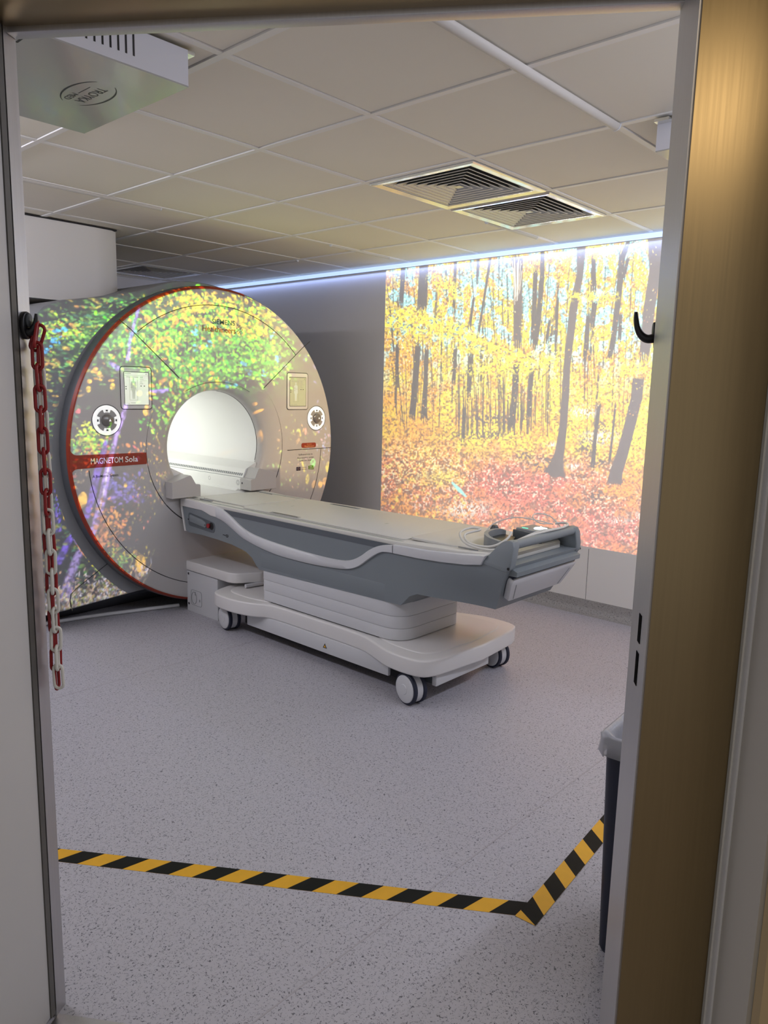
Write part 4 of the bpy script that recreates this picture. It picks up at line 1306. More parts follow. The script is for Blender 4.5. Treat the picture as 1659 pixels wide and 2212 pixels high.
# ceiling shroud above the rear cover
shp = [(-0.9, 2.56), (0.30, 2.535), (0.41, 2.54), (0.45, 2.57), (0.462, 2.63), (0.462, 3.4), (-0.9, 3.4)]
tag(prism('ceiling_shroud', shp, lambda u, v, w: (u, v, w), 1.85, CEIL - 0.008, M_WALL), 'white boxed shroud running from the scanner top to the ceiling', 'duct shroud')
box('shroud_joint', -0.9, 0.44, 2.535, 2.6, CEIL - 0.0078, CEIL - 0.0006, M_SEAM, bpy.data.objects['ceiling_shroud'])

# flat cable cover on the floor before the scanner
cv = [(-0.55, 2.36), (-0.2, 2.31), (0.05, 2.265), (0.30, 2.19), (0.548, 2.115)]
tag(tube('floor_cable', [(x, y, 0.012) for x, y in spline(cv, 6)], 0.012, M_WHITE2), 'pale cable lying on the floor along the scanner foot', 'cable')

# ================================================================== PATIENT TABLE
pt = thing('patient_table', 'wheeled patient table with slate grey sides, white swoop trim and pale top', 'table', (XC, 0.8, 0))
def hwz(z, y=0.0):
    """half width of the table body by height"""
    return 0.29 - 0.068 * max(0.0, min(1.0, (0.66 - z) / 0.17)) * max(0.0, min(1.0, (0.30 - y) / 0.35))
LOWC = [(-0.318, 0.6995), (-0.300, 0.668), (-0.214, 0.489), (0.16, 0.490), (0.20, 0.472), (0.25, 0.42), (1.27, 0.40), (1.295, 0.415), (1.335, 0.455), (1.393, 0.482), (1.52, 0.500), (1.653, 0.508), (1.80, 0.512), (1.955, 0.508), (1.975, 0.520), (2.005, 0.655)]
UPC = [(-0.318, 0.7002), (-0.20, 0.700), (0.30, 0.672), (0.95, 0.672), (1.40, 0.682), (1.66, 0.690), (2.005, 0.690)]
ysm = sorted(set([p[0] for p in LOWC + UPC] + list(np.round(np.linspace(-0.318, 2.005, 64), 4))))
zb_ = np.interp(ysm, *zip(*LOWC))
zt_ = np.interp(ysm, *zip(*UPC))
NZ = 9
def hw_s(z, y):
    a = float(sstep(0.0, 1.0, np.array((0.67 - z) / 0.19)))
    b = 1.0 - float(sstep(-0.20, 0.22, np.array(y)))
    return 0.29 - 0.066 * a * b
v, f = [], []
for s_ in (-1, 1):
    for y, z0, z1 in zip(ysm, zb_, zt_):
        for k in range(NZ):
            z = z0 + (z1 - z0) * k / (NZ - 1)
            v.append((XC + s_ * hw_s(z, y), y, z))
ny = len(ysm)
o2 = ny * NZ
for i in range(ny - 1):
    for k in range(NZ - 1):
        q = (i * NZ + k, (i + 1) * NZ + k, (i + 1) * NZ + k + 1, i * NZ + k + 1)
        f.append(q)
        f.append(tuple(o2 + t for t in q[::-1]))
    f.append((i * NZ, o2 + i * NZ, o2 + (i + 1) * NZ, (i + 1) * NZ))
    f.append((i * NZ + NZ - 1, (i + 1) * NZ + NZ - 1, o2 + (i + 1) * NZ + NZ - 1, o2 + i * NZ + NZ - 1))
for k in range(NZ - 1):
    e = (ny - 1) * NZ + k
    f.append((e, o2 + e, o2 + e + 1, e + 1))
    f.append((k, k + 1, o2 + k + 1, o2 + k))
mesh_obj('side_body', v, f, M_BLUE, pt, smooth=True, sharp=math.radians(30))
# slate skirt around the column
sk_ = round_poly([(XC - 0.291, 1.268), (XC - 0.291, 0.245), (XC + 0.170, 0.245), (XC + 0.170, 1.268)], [0.02, 0.12, 0.05, 0.02], 8)
prism('skirt', sk_, lambda u, v, w: (u, v, w), 0.418, 0.50, M_BLUE, pt, bevel=0.003)
# column shells
for k, (z0, z1, d) in enumerate(((0.3525, 0.424, 0.000), (0.2925, 0.3512, 0.001), (0.236, 0.2912, 0.002))):
    cp_ = round_poly([(XC - 0.287 + d, 1.256 - d), (XC - 0.287 + d, 0.250 + d), (XC + 0.166 - d, 0.250 + d), (XC + 0.166 - d, 1.256 - d)], [0.03, 0.12, 0.04, 0.03], 8)
    prism('column_shell', cp_, lambda u, v, w: (u, v, w), z0, z1, M_WHITE2, pt, bevel=0.0015)
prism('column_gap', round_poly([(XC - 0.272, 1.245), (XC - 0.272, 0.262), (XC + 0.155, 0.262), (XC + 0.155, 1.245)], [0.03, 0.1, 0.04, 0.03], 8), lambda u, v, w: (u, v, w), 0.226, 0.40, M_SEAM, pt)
# white swoop trims on both flanks
up_ = [(1.656, 0.6985), (1.60, 0.692), (1.53, 0.668), (1.434, 0.622), (1.36, 0.598), (1.27, 0.583), (1.13, 0.571), (0.95, 0.563), (0.80, 0.559), (0.693, 0.560), (0.61, 0.566), (0.551, 0.582), (0.50, 0.608), (0.455, 0.640), (0.403, 0.668), (0.35, 0.684), (0.303, 0.691)]
lo_ = [(0.300, 0.655), (0.36, 0.650), (0.402, 0.632), (0.45, 0.600), (0.485, 0.574), (0.519, 0.552), (0.56, 0.535), (0.612, 0.524), (0.70, 0.515), (0.85, 0.507), (1.0, 0.506), (1.115, 0.509), (1.25, 0.524), (1.393, 0.551), (1.50, 0.592), (1.58, 0.622), (1.652, 0.637)]
for s in (-1, 1):
    f = lambda u, v, w, s=s: (XC + s * w, u, v)
    swp = up_ + lo_
    # strip with rounded outer face: build as loft between upper and lower curves
    U = spline([(y, z) for y, z in up_], 3)
    Lw = spline([(y, z) for y, z in lo_[::-1]], 3)
    m_ = min(len(U), len(Lw))
    U = [U[int(i * (len(U) - 1) / (m_ - 1))] for i in range(m_)]
    Lw = [Lw[int(i * (len(Lw) - 1) / (m_ - 1))] for i in range(m_)]
    v, fc = [], []
    for a, b in zip(U, Lw):
        for t, off in ((0, 0.284), (0.0, 0.297), (0.05, 0.3015), (0.5, 0.3025), (0.95, 0.3015), (1.0, 0.297), (1.0, 0.284)):
            v.append((XC + s * off, a[0] * (1 - t) + b[0] * t, a[1] * (1 - t) + b[1] * t))
    for i in range(m_ - 1):
        for k in range(6):
            fc.append((i * 7 + k, (i + 1) * 7 + k, (i + 1) * 7 + k + 1, i * 7 + k + 1))
    fc += [tuple(range(7)), tuple((m_ - 1) * 7 + k for k in range(7))[::-1]]
    mesh_obj('swoop_trim', v, fc, M_WHITE2, pt, smooth=True, sharp=math.radians(60))
    foot = [(0.296, 0.655), (0.296, 0.694), (0.10, 0.700), (-0.10, 0.716), (-0.205, 0.728), (-0.182, 0.686), (-0.10, 0.672), (0.02, 0.662), (0.15, 0.656)]
    prism('foot_trim', foot, lambda u, v, w, s=s: (XC + s * w, u, v), 0.255, 0.303, M_WHITE2, pt, bevel=0.004)
    head = [(2.020, 0.702), (1.99, 0.712), (1.66, 0.699), (1.658, 0.638), (1.71, 0.640), (1.76, 0.652), (1.80, 0.660), (2.012, 0.662), (1.975, 0.512), (1.985, 0.512), (2.02, 0.655)]
    prism('head_trim', head, lambda u, v, w, s=s: (XC + s * w, u, v), 0.262, 0.297, M_WHITE, pt, bevel=0.003)
    # recessed grab handle with red button on each flank
    hd = round_poly([(1.945, 0.552), (1.68, 0.538), (1.672, 0.600), (1.945, 0.632)], [0.02, 0.03, 0.03, 0.02])
    hs = prism('grab_recess', hd, lambda u, v, w, s=s: (XC + s * w, u, v), 0.286, 0.2915, M_BLUE2, pt, smooth=False)
    gb = round_poly([(1.925, 0.578), (1.76, 0.560), (1.758, 0.592), (1.80, 0.606), (1.925, 0.622)], [0.012, 0.012, 0.012, 0.02, 0.012])
    prism('grab_bar', gb, lambda u, v, w, s=s: (XC + s * w, u, v), 0.289, 0.299, M_BLUE, pt, bevel=0.003)
    cyl = [(XC + s * 0.289, 1.735, 0.577), (XC + s * 0.300, 1.735, 0.577)]
    tube('release_button', cyl, 0.013, M_PIN, pt, n=16)
    tube('release_socket', [(XC + s * 0.2905, 1.71, 0.578), (XC + s * 0.2925, 1.71, 0.578)], 0.022, M_BLACK, pt, n=16)
    for yk, zk in ((1.935, 0.590), (1.765, 0.578)):
        tube('grab_screw', [(XC + s * 0.2975, yk, zk), (XC + s * 0.2998, yk, zk)], 0.004, M_BLACK, pt, n=10)
    # gliding rail groove under the top plate
    box('top_groove', XC + s * 0.288 - 0.003, XC + s * 0.288 + 0.003, 0.31, 1.60, 0.662, 0.690, M_BLUE2, pt)
text('flank_mark', '~o', (XC - 0.2912, 1.60, 0.535), (0, -1, 0), (0, 0, 1), 0.052, M_INKD, pt, height=0.018, bold=0.02)
text('flank_text', 'abc', (XC - 0.2912, 1.585, 0.518), (0, -1, 0), (0, 0, 1), 0.028, M_GREY, pt, height=0.006)
bpy.data.objects.remove(bpy.data.objects['flank_text'])
# top plate: long deck with foot and head boards
def deck(name, y0, y1, h0, z0, z1, mt, rad=0.02, bev=0.003):
    return prism(name, round_poly([(XC - h0, y1), (XC - h0, y0), (XC + h0, y0), (XC + h0, y1)], rad, 4), lambda u, v, w: (u, v, w), z0, z1, mt, pt, bevel=bev)
bm = bmesh.new()
edge = [(2.0, 0.283), (1.66, 0.283), (0.3, 0.283), (-0.05, 0.283), (-0.16, 0.270), (-0.235, 0.235), (-0.262, 0.20)]
ol = [(XC - h_, y) for y, h_ in edge] + [(XC + h_, y) for y, h_ in edge[::-1]]
prism('deck_frame', ol, lambda u, v, w: (u, v, w + 0.024 * max(0.0, min(1.0, (0.2 - v) / 0.4))), 0.676, 0.706, M_TOP, pt, bevel=0.004)
deck('deck_board', 0.285, 1.495, 0.235, 0.706, 0.7135, M_TOP)
deck('foot_board', -0.19, 0.270, 0.215, 0.712, 0.724, M_TOP)
deck('head_board', 1.512, 1.93, 0.200, 0.706, 0.7135, M_TOP)
for s in (-1, 1):
    box('rail_line', XC + s * 0.252 - 0.0025, XC + s * 0.252 + 0.0025, 0.02, 1.97, 0.7058, 0.7072, M_GREY, pt)
    box('rail_line', XC + s * 0.262 - 0.0015, XC + s * 0.262 + 0.0015, 0.02, 1.97, 0.7058, 0.7072, M_INK, pt)
    box('coil_slot', XC + s * 0.225 - 0.012, XC + s * 0.225 + 0.012, 1.02, 1.25, 0.7132, 0.7143, M_GREY, pt)
    box('coil_slot_gap', XC + s * 0.222 - 0.004, XC + s * 0.222 + 0.004, 1.04, 1.23, 0.7140, 0.7148, M_BLACK, pt)
    box('end_slot', XC + s * 0.235 - 0.003, XC + s * 0.235 + 0.003, -0.12, -0.02, 0.7245, 0.7290, M_GREY, pt)
    box('head_latch', XC + s * 0.225 - 0.010, XC + s * 0.225 + 0.010, 1.80, 1.91, 0.7058, 0.7125, M_GREY, pt, bevel=0.003)
    for yk in (0.62, 0.80, 1.38, 1.68):
        box('deck_mark', XC + s * 0.243 - 0.0015, XC + s * 0.243 + 0.0015, yk, yk + 0.02, 0.7058, 0.7068, M_INK, pt)
box('deck_mark', XC - 0.01, XC + 0.01, 0.60, 0.615, 0.7133, 0.7139, M_INK, pt)
box('deck_mark', XC - 0.012, XC + 0.012, 1.33, 1.338, 0.7133, 0.7139, M_INK, pt)
box('deck_edge_line', XC - 0.18, XC + 0.18, 1.940, 1.946, 0.7058, 0.7068, M_SEAM, pt)
# foot end: ledge, drop panel, push handle
ledge = [(-0.215, 0.712), (-0.295, 0.690), (-0.334, 0.674), (-0.332, 0.654), (-0.29, 0.653), (-0.215, 0.66)]
prism('foot_ledge', ledge, lambda u, v, w: (w, u, v), XC - 0.262, XC + 0.262, M_BLUE, pt, bevel=0.003)
def end_pt(u, z, off):
    """on the sloped end: u across, z height, off outwards"""
    k = (z - 0.489) / (0.668 - 0.489)
    y = -0.214 + (-0.300 + 0.214) * k
    return (XC + u, y - off * 0.9, z - off * 0.43)
dp = round_poly([(-0.270, 0.652), (-0.214, 0.545), (0.214, 0.545), (0.270, 0.652)], [0.02, 0.015, 0.015, 0.02])
prism('drop_panel', dp, lambda u, v, w: end_pt(u, v, w), 0.002, 0.030, M_WHITE2, pt, bevel=0.004)
for s in (-1, 1):
    prism('panel_groove', [(s * 0.180, 0.552), (s * 0.186, 0.552), (s * 0.222, 0.625), (s * 0.216, 0.625)], lambda u, v, w: end_pt(u, v, w), 0.0302, 0.0310, M_GREY, pt, smooth=False)
prism('end_gap', [(-0.255, 0.650), (0.255, 0.650), (0.255, 0.658), (-0.255, 0.658)], lambda u, v, w: end_pt(u, v, w), 0.004, 0.022, M_RUBBER, pt, smooth=False)
for s in (-1, 1):
    post = [(-0.150, 0.694)] + [tuple(p) for p in spline([(-0.185, 0.712), (-0.212, 0.735), (-0.236, 0.765), (-0.262, 0.790), (-0.290, 0.799)], 4)] + [(-0.310, 0.794), (-0.320, 0.775), (-0.320, 0.72), (-0.316, 0.688), (-0.300, 0.672)]
    pp = prism('handle_post', post, lambda u, v, w, s=s: (XC + s * (w - 0.26 * max(0.0, v - 0.70)), u, v), 0.250, 0.294, M_BLUE, pt, bevel=0.006, seg=3)
    tube('post_screw', [(XC + s * 0.2935, -0.311, 0.691), (XC + s * 0.2955, -0.311, 0.691)], 0.006, M_BLACK, pt, n=12)
bar = [(XC + u, -0.296, 0.7785) for u in np.linspace(-0.248, 0.248, 11)]
tube('handle_bar', bar, 0.0195, M_BLUE, pt, n=14)
# chassis tray
half = [(0.0, 1.64), (-0.24, 1.64), (-0.36, 1.60), (-0.402, 1.53), (-0.405, 1.38), (-0.372, 1.25), (-0.318, 1.14), (-0.312, 0.80), (-0.318, 0.50), (-0.352, 0.37), (-0.395, 0.25), (-0.400, 0.12), (-0.375, 0.045), (-0.30, 0.015), (0.0, -0.012)]
sm = [half[0]] + [tuple(p) for p in spline(half[1:-1], 3)] + [half[-1]]
sm = [(x * 0.96, y) for x, y in sm]
trayp = [(XC + x, y) for x, y in sm] + [(XC - x, y) for x, y in sm[::-1][1:-1]]
def tray_fn(u, v, w):
    k = max(0.0, min(1.0, (w - 0.150) / 0.07))
    return (u, v, w)
prism('chassis_tray', trayp, tray_fn, 0.150, 0.228, M_WHITE, pt, bevel=0.010, seg=4)
sm2 = [(XC + (u - XC) * 0.80, 0.81 + (v - 0.81) * 0.93) for u, v in trayp]
prism('tray_crown', sm2, lambda u, v, w: (u, v, w), 0.222, 0.233, M_WHITE, pt, bevel=0.006, seg=3)
prism('under_beam', [(XC - 0.285, 0.045), (XC + 0.10, 0.030), (XC + 0.10, 1.5), (XC - 0.285, 1.5)], lambda u, v, w: (u, v, w), 0.135, 0.15, M_WHITE2, pt, smooth=False)
box('under_box', XC - 0.285, XC + 0.12, 0.035, 0.06, 0.092, 0.15, M_WHITE2, pt, bevel=0.003)
box('under_panel', XC - 0.282, XC - 0.262, 0.062, 0.20, 0.098, 0.149, M_DGREY, pt)
box('side_valance', XC - 0.308, XC - 0.290, 0.30, 1.36, 0.072, 0.152, M_WHITE2, pt, bevel=0.004)
box('side_valance', XC + 0.290, XC + 0.308, 0.30, 1.36, 0.072, 0.152, M_WHITE2, pt, bevel=0.004)
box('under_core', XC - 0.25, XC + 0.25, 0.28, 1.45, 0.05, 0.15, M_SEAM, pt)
# warning triangle on the valance
mesh_obj('warning_mark', [(XC - 0.3086, 0.742, 0.098), (XC - 0.3086, 0.712, 0.098), (XC - 0.3086, 0.727, 0.124)], [(0, 1, 2)], M_INKD, pt)
mesh_obj('warning_mark', [(XC - 0.3090, 0.735, 0.102), (XC - 0.3090, 0.719, 0.102), (XC - 0.3090, 0.727, 0.115)], [(0, 1, 2)], M_TY, pt)
# swivel wheels
def caster(x, y, rot):
    c, s = math.cos(rot), math.sin(rot)
    def tf(px_, r, a):
        # px_ along the axle, wheel in the plane across it
        dx, dy = px_ * c - r * math.cos(a) * s, px_ * s + r * math.cos(a) * c
        return (x + dx, y + dy, 0.072 + r * math.sin(a))
    def part(name, prof, mt, par):
        v, f = [], []
        n = 36
        for i in range(n):
            a = 2 * PI * i / n
            for q, r in prof:
                v.append(tf(q, r, a))
        p = len(prof)
        for i in range(n):
            j = (i + 1) % n
            for k in range(p - 1):
                f.append((i * p + k, j * p + k, j * p + k + 1, i * p + k + 1))
        return mesh_obj(name, v, f, mt, par, smooth=True, sharp=math.radians(40))
    w_ = part('wheel', [(-0.046, 0.0), (-0.046, 0.022), (-0.044, 0.024), (-0.044, 0.055), (-0.040, 0.062), (-0.030, 0.0645), (-0.030, 0.0), ], M_WHITE2, pt)
    part('tyre', [(-0.036, 0.055), (-0.037, 0.068), (-0.033, 0.072), (-0.020, 0.072), (-0.016, 0.068), (-0.016, 0.05)], M_RUBBER, w_)
    part('hub_guard', [(-0.016, 0.02), (-0.016, 0.066), (0.016, 0.066), (0.016, 0.02)], M_WHITE2, w_)
    part('tyre', [(0.036, 0.055), (0.037, 0.068), (0.033, 0.072), (0.020, 0.072), (0.016, 0.068), (0.016, 0.05)], M_RUBBER, w_)
    part('wheel_disc', [(0.046, 0.0), (0.046, 0.022), (0.044, 0.055), (0.040, 0.062), (0.030, 0.064), (0.030, 0.0)], M_WHITE2, w_)
    tube('fork', [(x, y, 0.11), (x, y, 0.152)], 0.022, M_DGREY, w_, n=14)
caster(0.480, 0.140, -0.20)
caster(1.135, 0.135, -0.20)
caster(0.520, 1.545, -0.15)
caster(1.105, 1.545, -0.15)

# ================================================================== THINGS ON THE TABLE
zt0 = 0.724
cl = thing('coil_cuff', 'slate grey curved coil cuff with a dark inside lying on the foot of the table', 'coil', (0.80, -0.06, zt0))
arcs = spline([(0.655, -0.175, 0), (0.665, -0.115, 0), (0.72, -0.06, 0), (0.80, -0.035, 0), (0.865, -0.035, 0), (0.885, -0.055, 0)], 5)
v, f = [], []
for i, p in enumerate(arcs):
    hh = 0.040 + 0.012 * math.sin(PI * i / (len(arcs) - 1))
    q = arcs[min(i + 1, len(arcs) - 1)] - arcs[max(i - 1, 0)]
    nn = np.array([q[1], -q[0], 0]) / np.linalg.norm(q) * 0.009
    for (o_, z_) in ((-1, 0.0), (-1, hh), (1, hh), (1, 0.0)):
        v.append((p[0] + nn[0] * o_, p[1] + nn[1] * o_, zt0 + 0.001 + z_))
for i in range(len(arcs) - 1):
    for k in range(4):
        f.append((i * 4 + k, (i + 1) * 4 + k, (i + 1) * 4 + (k + 1) % 4, i * 4 + (k + 1) % 4))
f += [(0, 1, 2, 3), tuple((len(arcs) - 1) * 4 + k for k in (3, 2, 1, 0))]
mesh_obj('shell', v, f, M_GREY, cl, smooth=True, sharp=math.radians(50))
pad = [tuple((p * 0.86 + np.array([0.81, -0.12, 0]) * 0.14)[:2]) for p in arcs]
padp = pad + [(0.86, -0.125), (0.78, -0.160), (0.70, -0.185)]
prism('padding', padp, lambda u, v, w: (u, v, w), zt0 + 0.001, zt0 + 0.026, M_BLACK, cl, bevel=0.006)
tube('knob', [(0.905, 0.02, zt0 + 0.005), (0.905, 0.02, zt0 + 0.035), (0.905, 0.02, zt0 + 0.052)], [0.016, 0.022, 0.012], M_DGREY, cl, n=16)

cb = thing('coil_plug_box', 'flat grey plug box with green light and white lit sign near the handle', 'plug box', (0.99, -0.16, zt0))
bxp = [(0.905, -0.235), (1.045, -0.235), (1.06, -0.085), (0.93, -0.075)]
prism('case', round_poly(bxp, 0.012), lambda u, v, w: (u, v, w), zt0 + 0.001, zt0 + 0.052, M_GREY, cb, bevel=0.004)
prism('case_side', round_poly([(0.90, -0.235), (0.93, -0.075), (0.915, -0.07), (0.885, -0.23)], 0.004), lambda u, v, w: (u, v, w), zt0 + 0.001, zt0 + 0.045, M_DGREY, cb, bevel=0.003)
box('green_light', 0.945, 0.951, -0.130, -0.100, zt0 + 0.0525, zt0 + 0.0535, M_GLED, cb)
tube('lit_sign', [(0.985 + 0.026 * math.cos(a), -0.165 + 0.018 * math.sin(a), zt0 + 0.0535) for a in np.linspace(0, 2 * PI, 24)[:-1]], 0.0028, M_WLED, cb, closed=True, n=6)
tube('lit_sign', [(1.004, -0.195, zt0 + 0.0535), (1.012, -0.165, zt0 + 0.0535), (1.026, -0.150, zt0 + 0.0535)], 0.003, M_WLED, cb, n=6)

def cable(lab, pts, r=0.0042):
    tag(tube('coil_cable', spline(pts, 8), r, M_CABLE, n=8), lab, 'cable', 'loose coil cables on the table foot')
cable('thick white cable coiled in loops left of the coil cuff', [(0.70, -0.20, 0.80), (0.655, -0.205, 0.775), (0.605, -0.16, 0.745), (0.60, -0.06, 0.745), (0.66, 0.01, 0.765), (0.76, 0.0, 0.775), (0.74, 0.04, 0.78), (0.65, 0.03, 0.77), (0.585, -0.05, 0.745), (0.585, -0.16, 0.735), (0.62, -0.23, 0.752), (0.70, -0.272, 0.790), (0.82, -0.296, 0.8035), (0.95, -0.298, 0.8035), (1.03, -0.285, 0.806), (1.06, -0.25, 0.806), (1.04, -0.215, 0.800)], 0.0052)
cable('thin white cable arching over the plug box and the handle bar', [(0.86, 0.04, 0.745), (0.90, 0.02, 0.785), (0.98, -0.04, 0.812), (1.05, -0.11, 0.800), (1.07, -0.18, 0.79), (1.02, -0.205, 0.80), (0.97, -0.175, 0.806), (0.985, -0.13, 0.825), (1.04, -0.12, 0.835), (1.085, -0.16, 0.822), (1.07, -0.22, 0.79), (1.02, -0.25, 0.785), (0.9, -0.285, 0.803), (0.78, -0.275, 0.803), (0.68, -0.24, 0.775), (0.63, -0.19, 0.745)], 0.0028)

# ================================================================== CEILING THINGS
def diffuser(i, j, lab, grp):
    x0, y0 = 0.6 * i + 0.014, 0.6 * j + 0.014
    s = 0.572
    t = thing('ceiling_vent', lab, 'air vent', (x0 + s / 2, y0 + s / 2, CEIL), grp)
    cx, cy = x0 + s / 2, y0 + s / 2
    def sq(r0, z0, r1, z1):
        v = [(cx + sx * r, cy + sy * r, z) for (r, z) in ((r0, z0), (r1, z1)) for sx, sy in ((-1, -1), (1, -1), (1, 1), (-1, 1))]
        return v, [(k, (k + 1) % 4, 4 + (k + 1) % 4, 4 + k) for k in range(4)]
    def frame(name, rows, mt):
        v, f = [], []
        for a, b in zip(rows[:-1], rows[1:]):
            vv_, ff_ = sq(a[0], a[1], b[0], b[1])
            o_ = len(v)
            v += vv_
            f += [tuple(q + o_ for q in g) for g in ff_]
        return mesh_obj(name, v, f, mt, t)
    frame('frame', [(s / 2, CEIL + 0.02), (s / 2, CEIL - 0.006), (s / 2 - 0.006, CEIL - 0.010), (s / 2 - 0.040, CEIL - 0.006), (s / 2 - 0.042, CEIL + 0.012)], M_VENTF)
    mesh_obj('back_plate', [(cx - 0.25, cy - 0.25, CEIL + 0.028), (cx + 0.25, cy - 0.25, CEIL + 0.028), (cx + 0.25, cy + 0.25, CEIL + 0.028), (cx - 0.25, cy + 0.25, CEIL + 0.028)], [(0, 1, 2, 3)], M_BLIND, t)
    for k in range(7):
        r = 0.238 - 0.0325 * k
        lv = frame('louvre', [(r - 0.021, CEIL + 0.026), (r - 0.002, CEIL - 0.002), (r, CEIL - 0.003)], M_VENT)
        lp = frame('louvre_lip', [(r - 0.001, CEIL - 0.0035), (r + 0.0045, CEIL - 0.0045), (r + 0.0045, CEIL - 0.002)], M_BAR)
        lp.parent = lv
    mesh_obj('centre_plate', [(cx - 0.018, cy - 0.018, CEIL - 0.002), (cx + 0.018, cy - 0.018, CEIL - 0.002), (cx + 0.018, cy + 0.018, CEIL - 0.002), (cx - 0.018, cy + 0.018, CEIL - 0.002)], [(0, 1, 2, 3)], M_VENT, t)
    return t
diffuser(1, 0, 'larger looking square ceiling air vent of nested louvres, nearer of the pair', 'square ceiling vents')
diffuser(2, 0, 'square ceiling air vent of nested louvres nearest to the forest picture', 'square ceiling vents')
diffuser(2, 6, 'square ceiling air vent behind the scanner near the far wall', 'square ceiling vents')

M_LAMP = mat('lamp_cover', (0.60, 0.58, 0.54), 0.5, noise=(20, 0.02))
def batten(axis, a0, a1, fixed, wid, lab):
    """slim half-round lamp profile under the ceiling grid"""
    n = 8
    prof = [(wid / 2 * math.cos(PI * k / n), -wid * 0.55 * math.sin(PI * k / n)) for k in range(n + 1)]
    loc = ((a0 + a1) / 2, fixed, CEIL) if axis == 'x' else (fixed, (a0 + a1) / 2, CEIL)
    t = thing('linear_lamp', lab, 'lamp', loc, 'slim linear ceiling lamps')
    fn = (lambda u, v, w: (w, fixed + u, CEIL - 0.0005 + v)) if axis == 'x' else (lambda u, v, w: (fixed + u, w, CEIL - 0.0005 + v))
    prism('tube_cover', prof, fn, a0 + 0.006, a1 - 0.006, M_LAMP, t)
    p2_ = [(u * 1.06, v * 1.06) for u, v in prof]
    prism('end_cap', p2_, fn, a0, a0 + 0.006, M_LEDALU, t)
    prism('end_cap', p2_, fn, a1 - 0.006, a1, M_LEDALU, t)
batten('x', -0.55, 0.592, -0.605, 0.034, 'longest white linear lamp on the ceiling, at the top of the view')
batten('x', -0.62, 0.298, 1.805, 0.022, 'white linear lamp on the ceiling in front of the shroud')
batten('x', 1.555, 2.075, 0.600, 0.024, 'short white linear lamp beside the two square vents')
batten('x', 1.528, 2.10, 1.800, 0.020, 'short white linear lamp on the ceiling above the left edge of the forest picture')
batten('y', 2.43, 3.55, 1.800, 0.020, 'white linear lamp on the ceiling leading to the far vent')

# ================================================================== ENTRANCE THINGS
# hazard tape: yellow strip with slanted black bars
def tape(lab, p0, p1, wid, z, phase, slant, bars_n, first, pitch):
    p0, p1 = np.array(p0), np.array(p1)
    d = p1 - p0
    Ln = np.linalg.norm(d)
    d /= Ln
    nn = np.array([-d[1], d[0]])
    t = thing('hazard_tape', lab, 'floor tape', ((p0[0] + p1[0]) / 2, (p0[1] + p1[1]) / 2, 0), 'hazard tape on the floor')
    def quad(nm, c, z0, z1, mt):
        v = [(*(p0 + d * a + nn * b), zz) for zz in (z0, z1) for a, b in c]
        k = len(c)
        mesh_obj(nm, v, [tuple(range(k))[::-1], tuple(range(k, 2 * k))] + [(i, (i + 1) % k, k + (i + 1) % k, k + i) for i in range(k)], mt, t)
    quad('strip', [(0, -wid / 2), (Ln, -wid / 2), (Ln, wid / 2), (0, wid / 2)], z, z + 0.0004, M_TY)
    s = first
    while s < Ln + abs(slant):
        a = [(s, -wid / 2), (s + pitch * 0.5, -wid / 2), (s + pitch * 0.5 + slant, wid / 2), (s + slant, wid / 2)]
        a = [(min(max(q, 0), Ln), b) for q, b in a]
        if abs(a[0][0] - a[1][0]) + abs(a[2][0] - a[3][0]) > 1e-3:
            quad('black_bar', a, z + 0.0004, z + 0.0007, M_TK)
        s += pitch
    return t
tape('hazard tape strip of slanted black and yellow bars running across the doorway', (-1.245, 0.378), (-0.330, -0.968), 0.058, 0.0002, 0, 0.055, 20, -0.02, 0.140)
tape('hazard tape strip turning off towards the waste bin on the right', (-0.375, -0.985), (0.62, -0.900), 0.058, 0.0010, 0, 0.050, 12, -0.02, 0.140)

# hooks
def hook(side, lab):
    t_face = L_T if side < 0 else R_T + 0.012
    s = 1 if side < 0 else -1
    n_c = 1.352 if side < 0 else 1.398
    loc = D(t_face, n_c, 1.49)
    h = thing('wall_hook', lab, 'hook', loc, 'black wall hooks')
    pl_ = [(0.016 * math.cos(a), 0.026 * math.sin(a)) for a in np.linspace(0, 2 * PI, 25)[:-1]]
    prism('back_plate', pl_, lambda u, v, w: D(t_face + s * w, n_c + u, 1.490 + v), 0.0, 0.009, M_BLACK, h, bevel=0.002)
    prism('cap', [(u * 0.55, v * 0.5) for u, v in pl_], lambda u, v, w: D(t_face + s * w, n_c + u, 1.500 + v), 0.008, 0.014, M_DGREY, h, bevel=0.002)
    pts = [(0.006, 1.478), (0.014, 1.479), (0.021, 1.487), (0.025, 1.499), (0.0265, 1.512)]
    if side > 0:
        pts = [(0.002, 1.488), (0.020, 1.484), (0.032, 1.490), (0.040, 1.504), (0.0435, 1.522), (0.044, 1.530)]
    sp = spline([(a, 0, b) for a, b in pts], 5)
    rr = [0.009 - 0.0062 * (i / (len(sp) - 1)) for i in range(len(sp))]
    tube('hook_arm', [D(t_face + s * p[0], n_c, p[2]) for p in sp], rr, M_BLACK, h, n=10)
hook(-1, 'black hook on the left jamb holding the chain')
hook(1, 'black empty hook on the right door jamb')

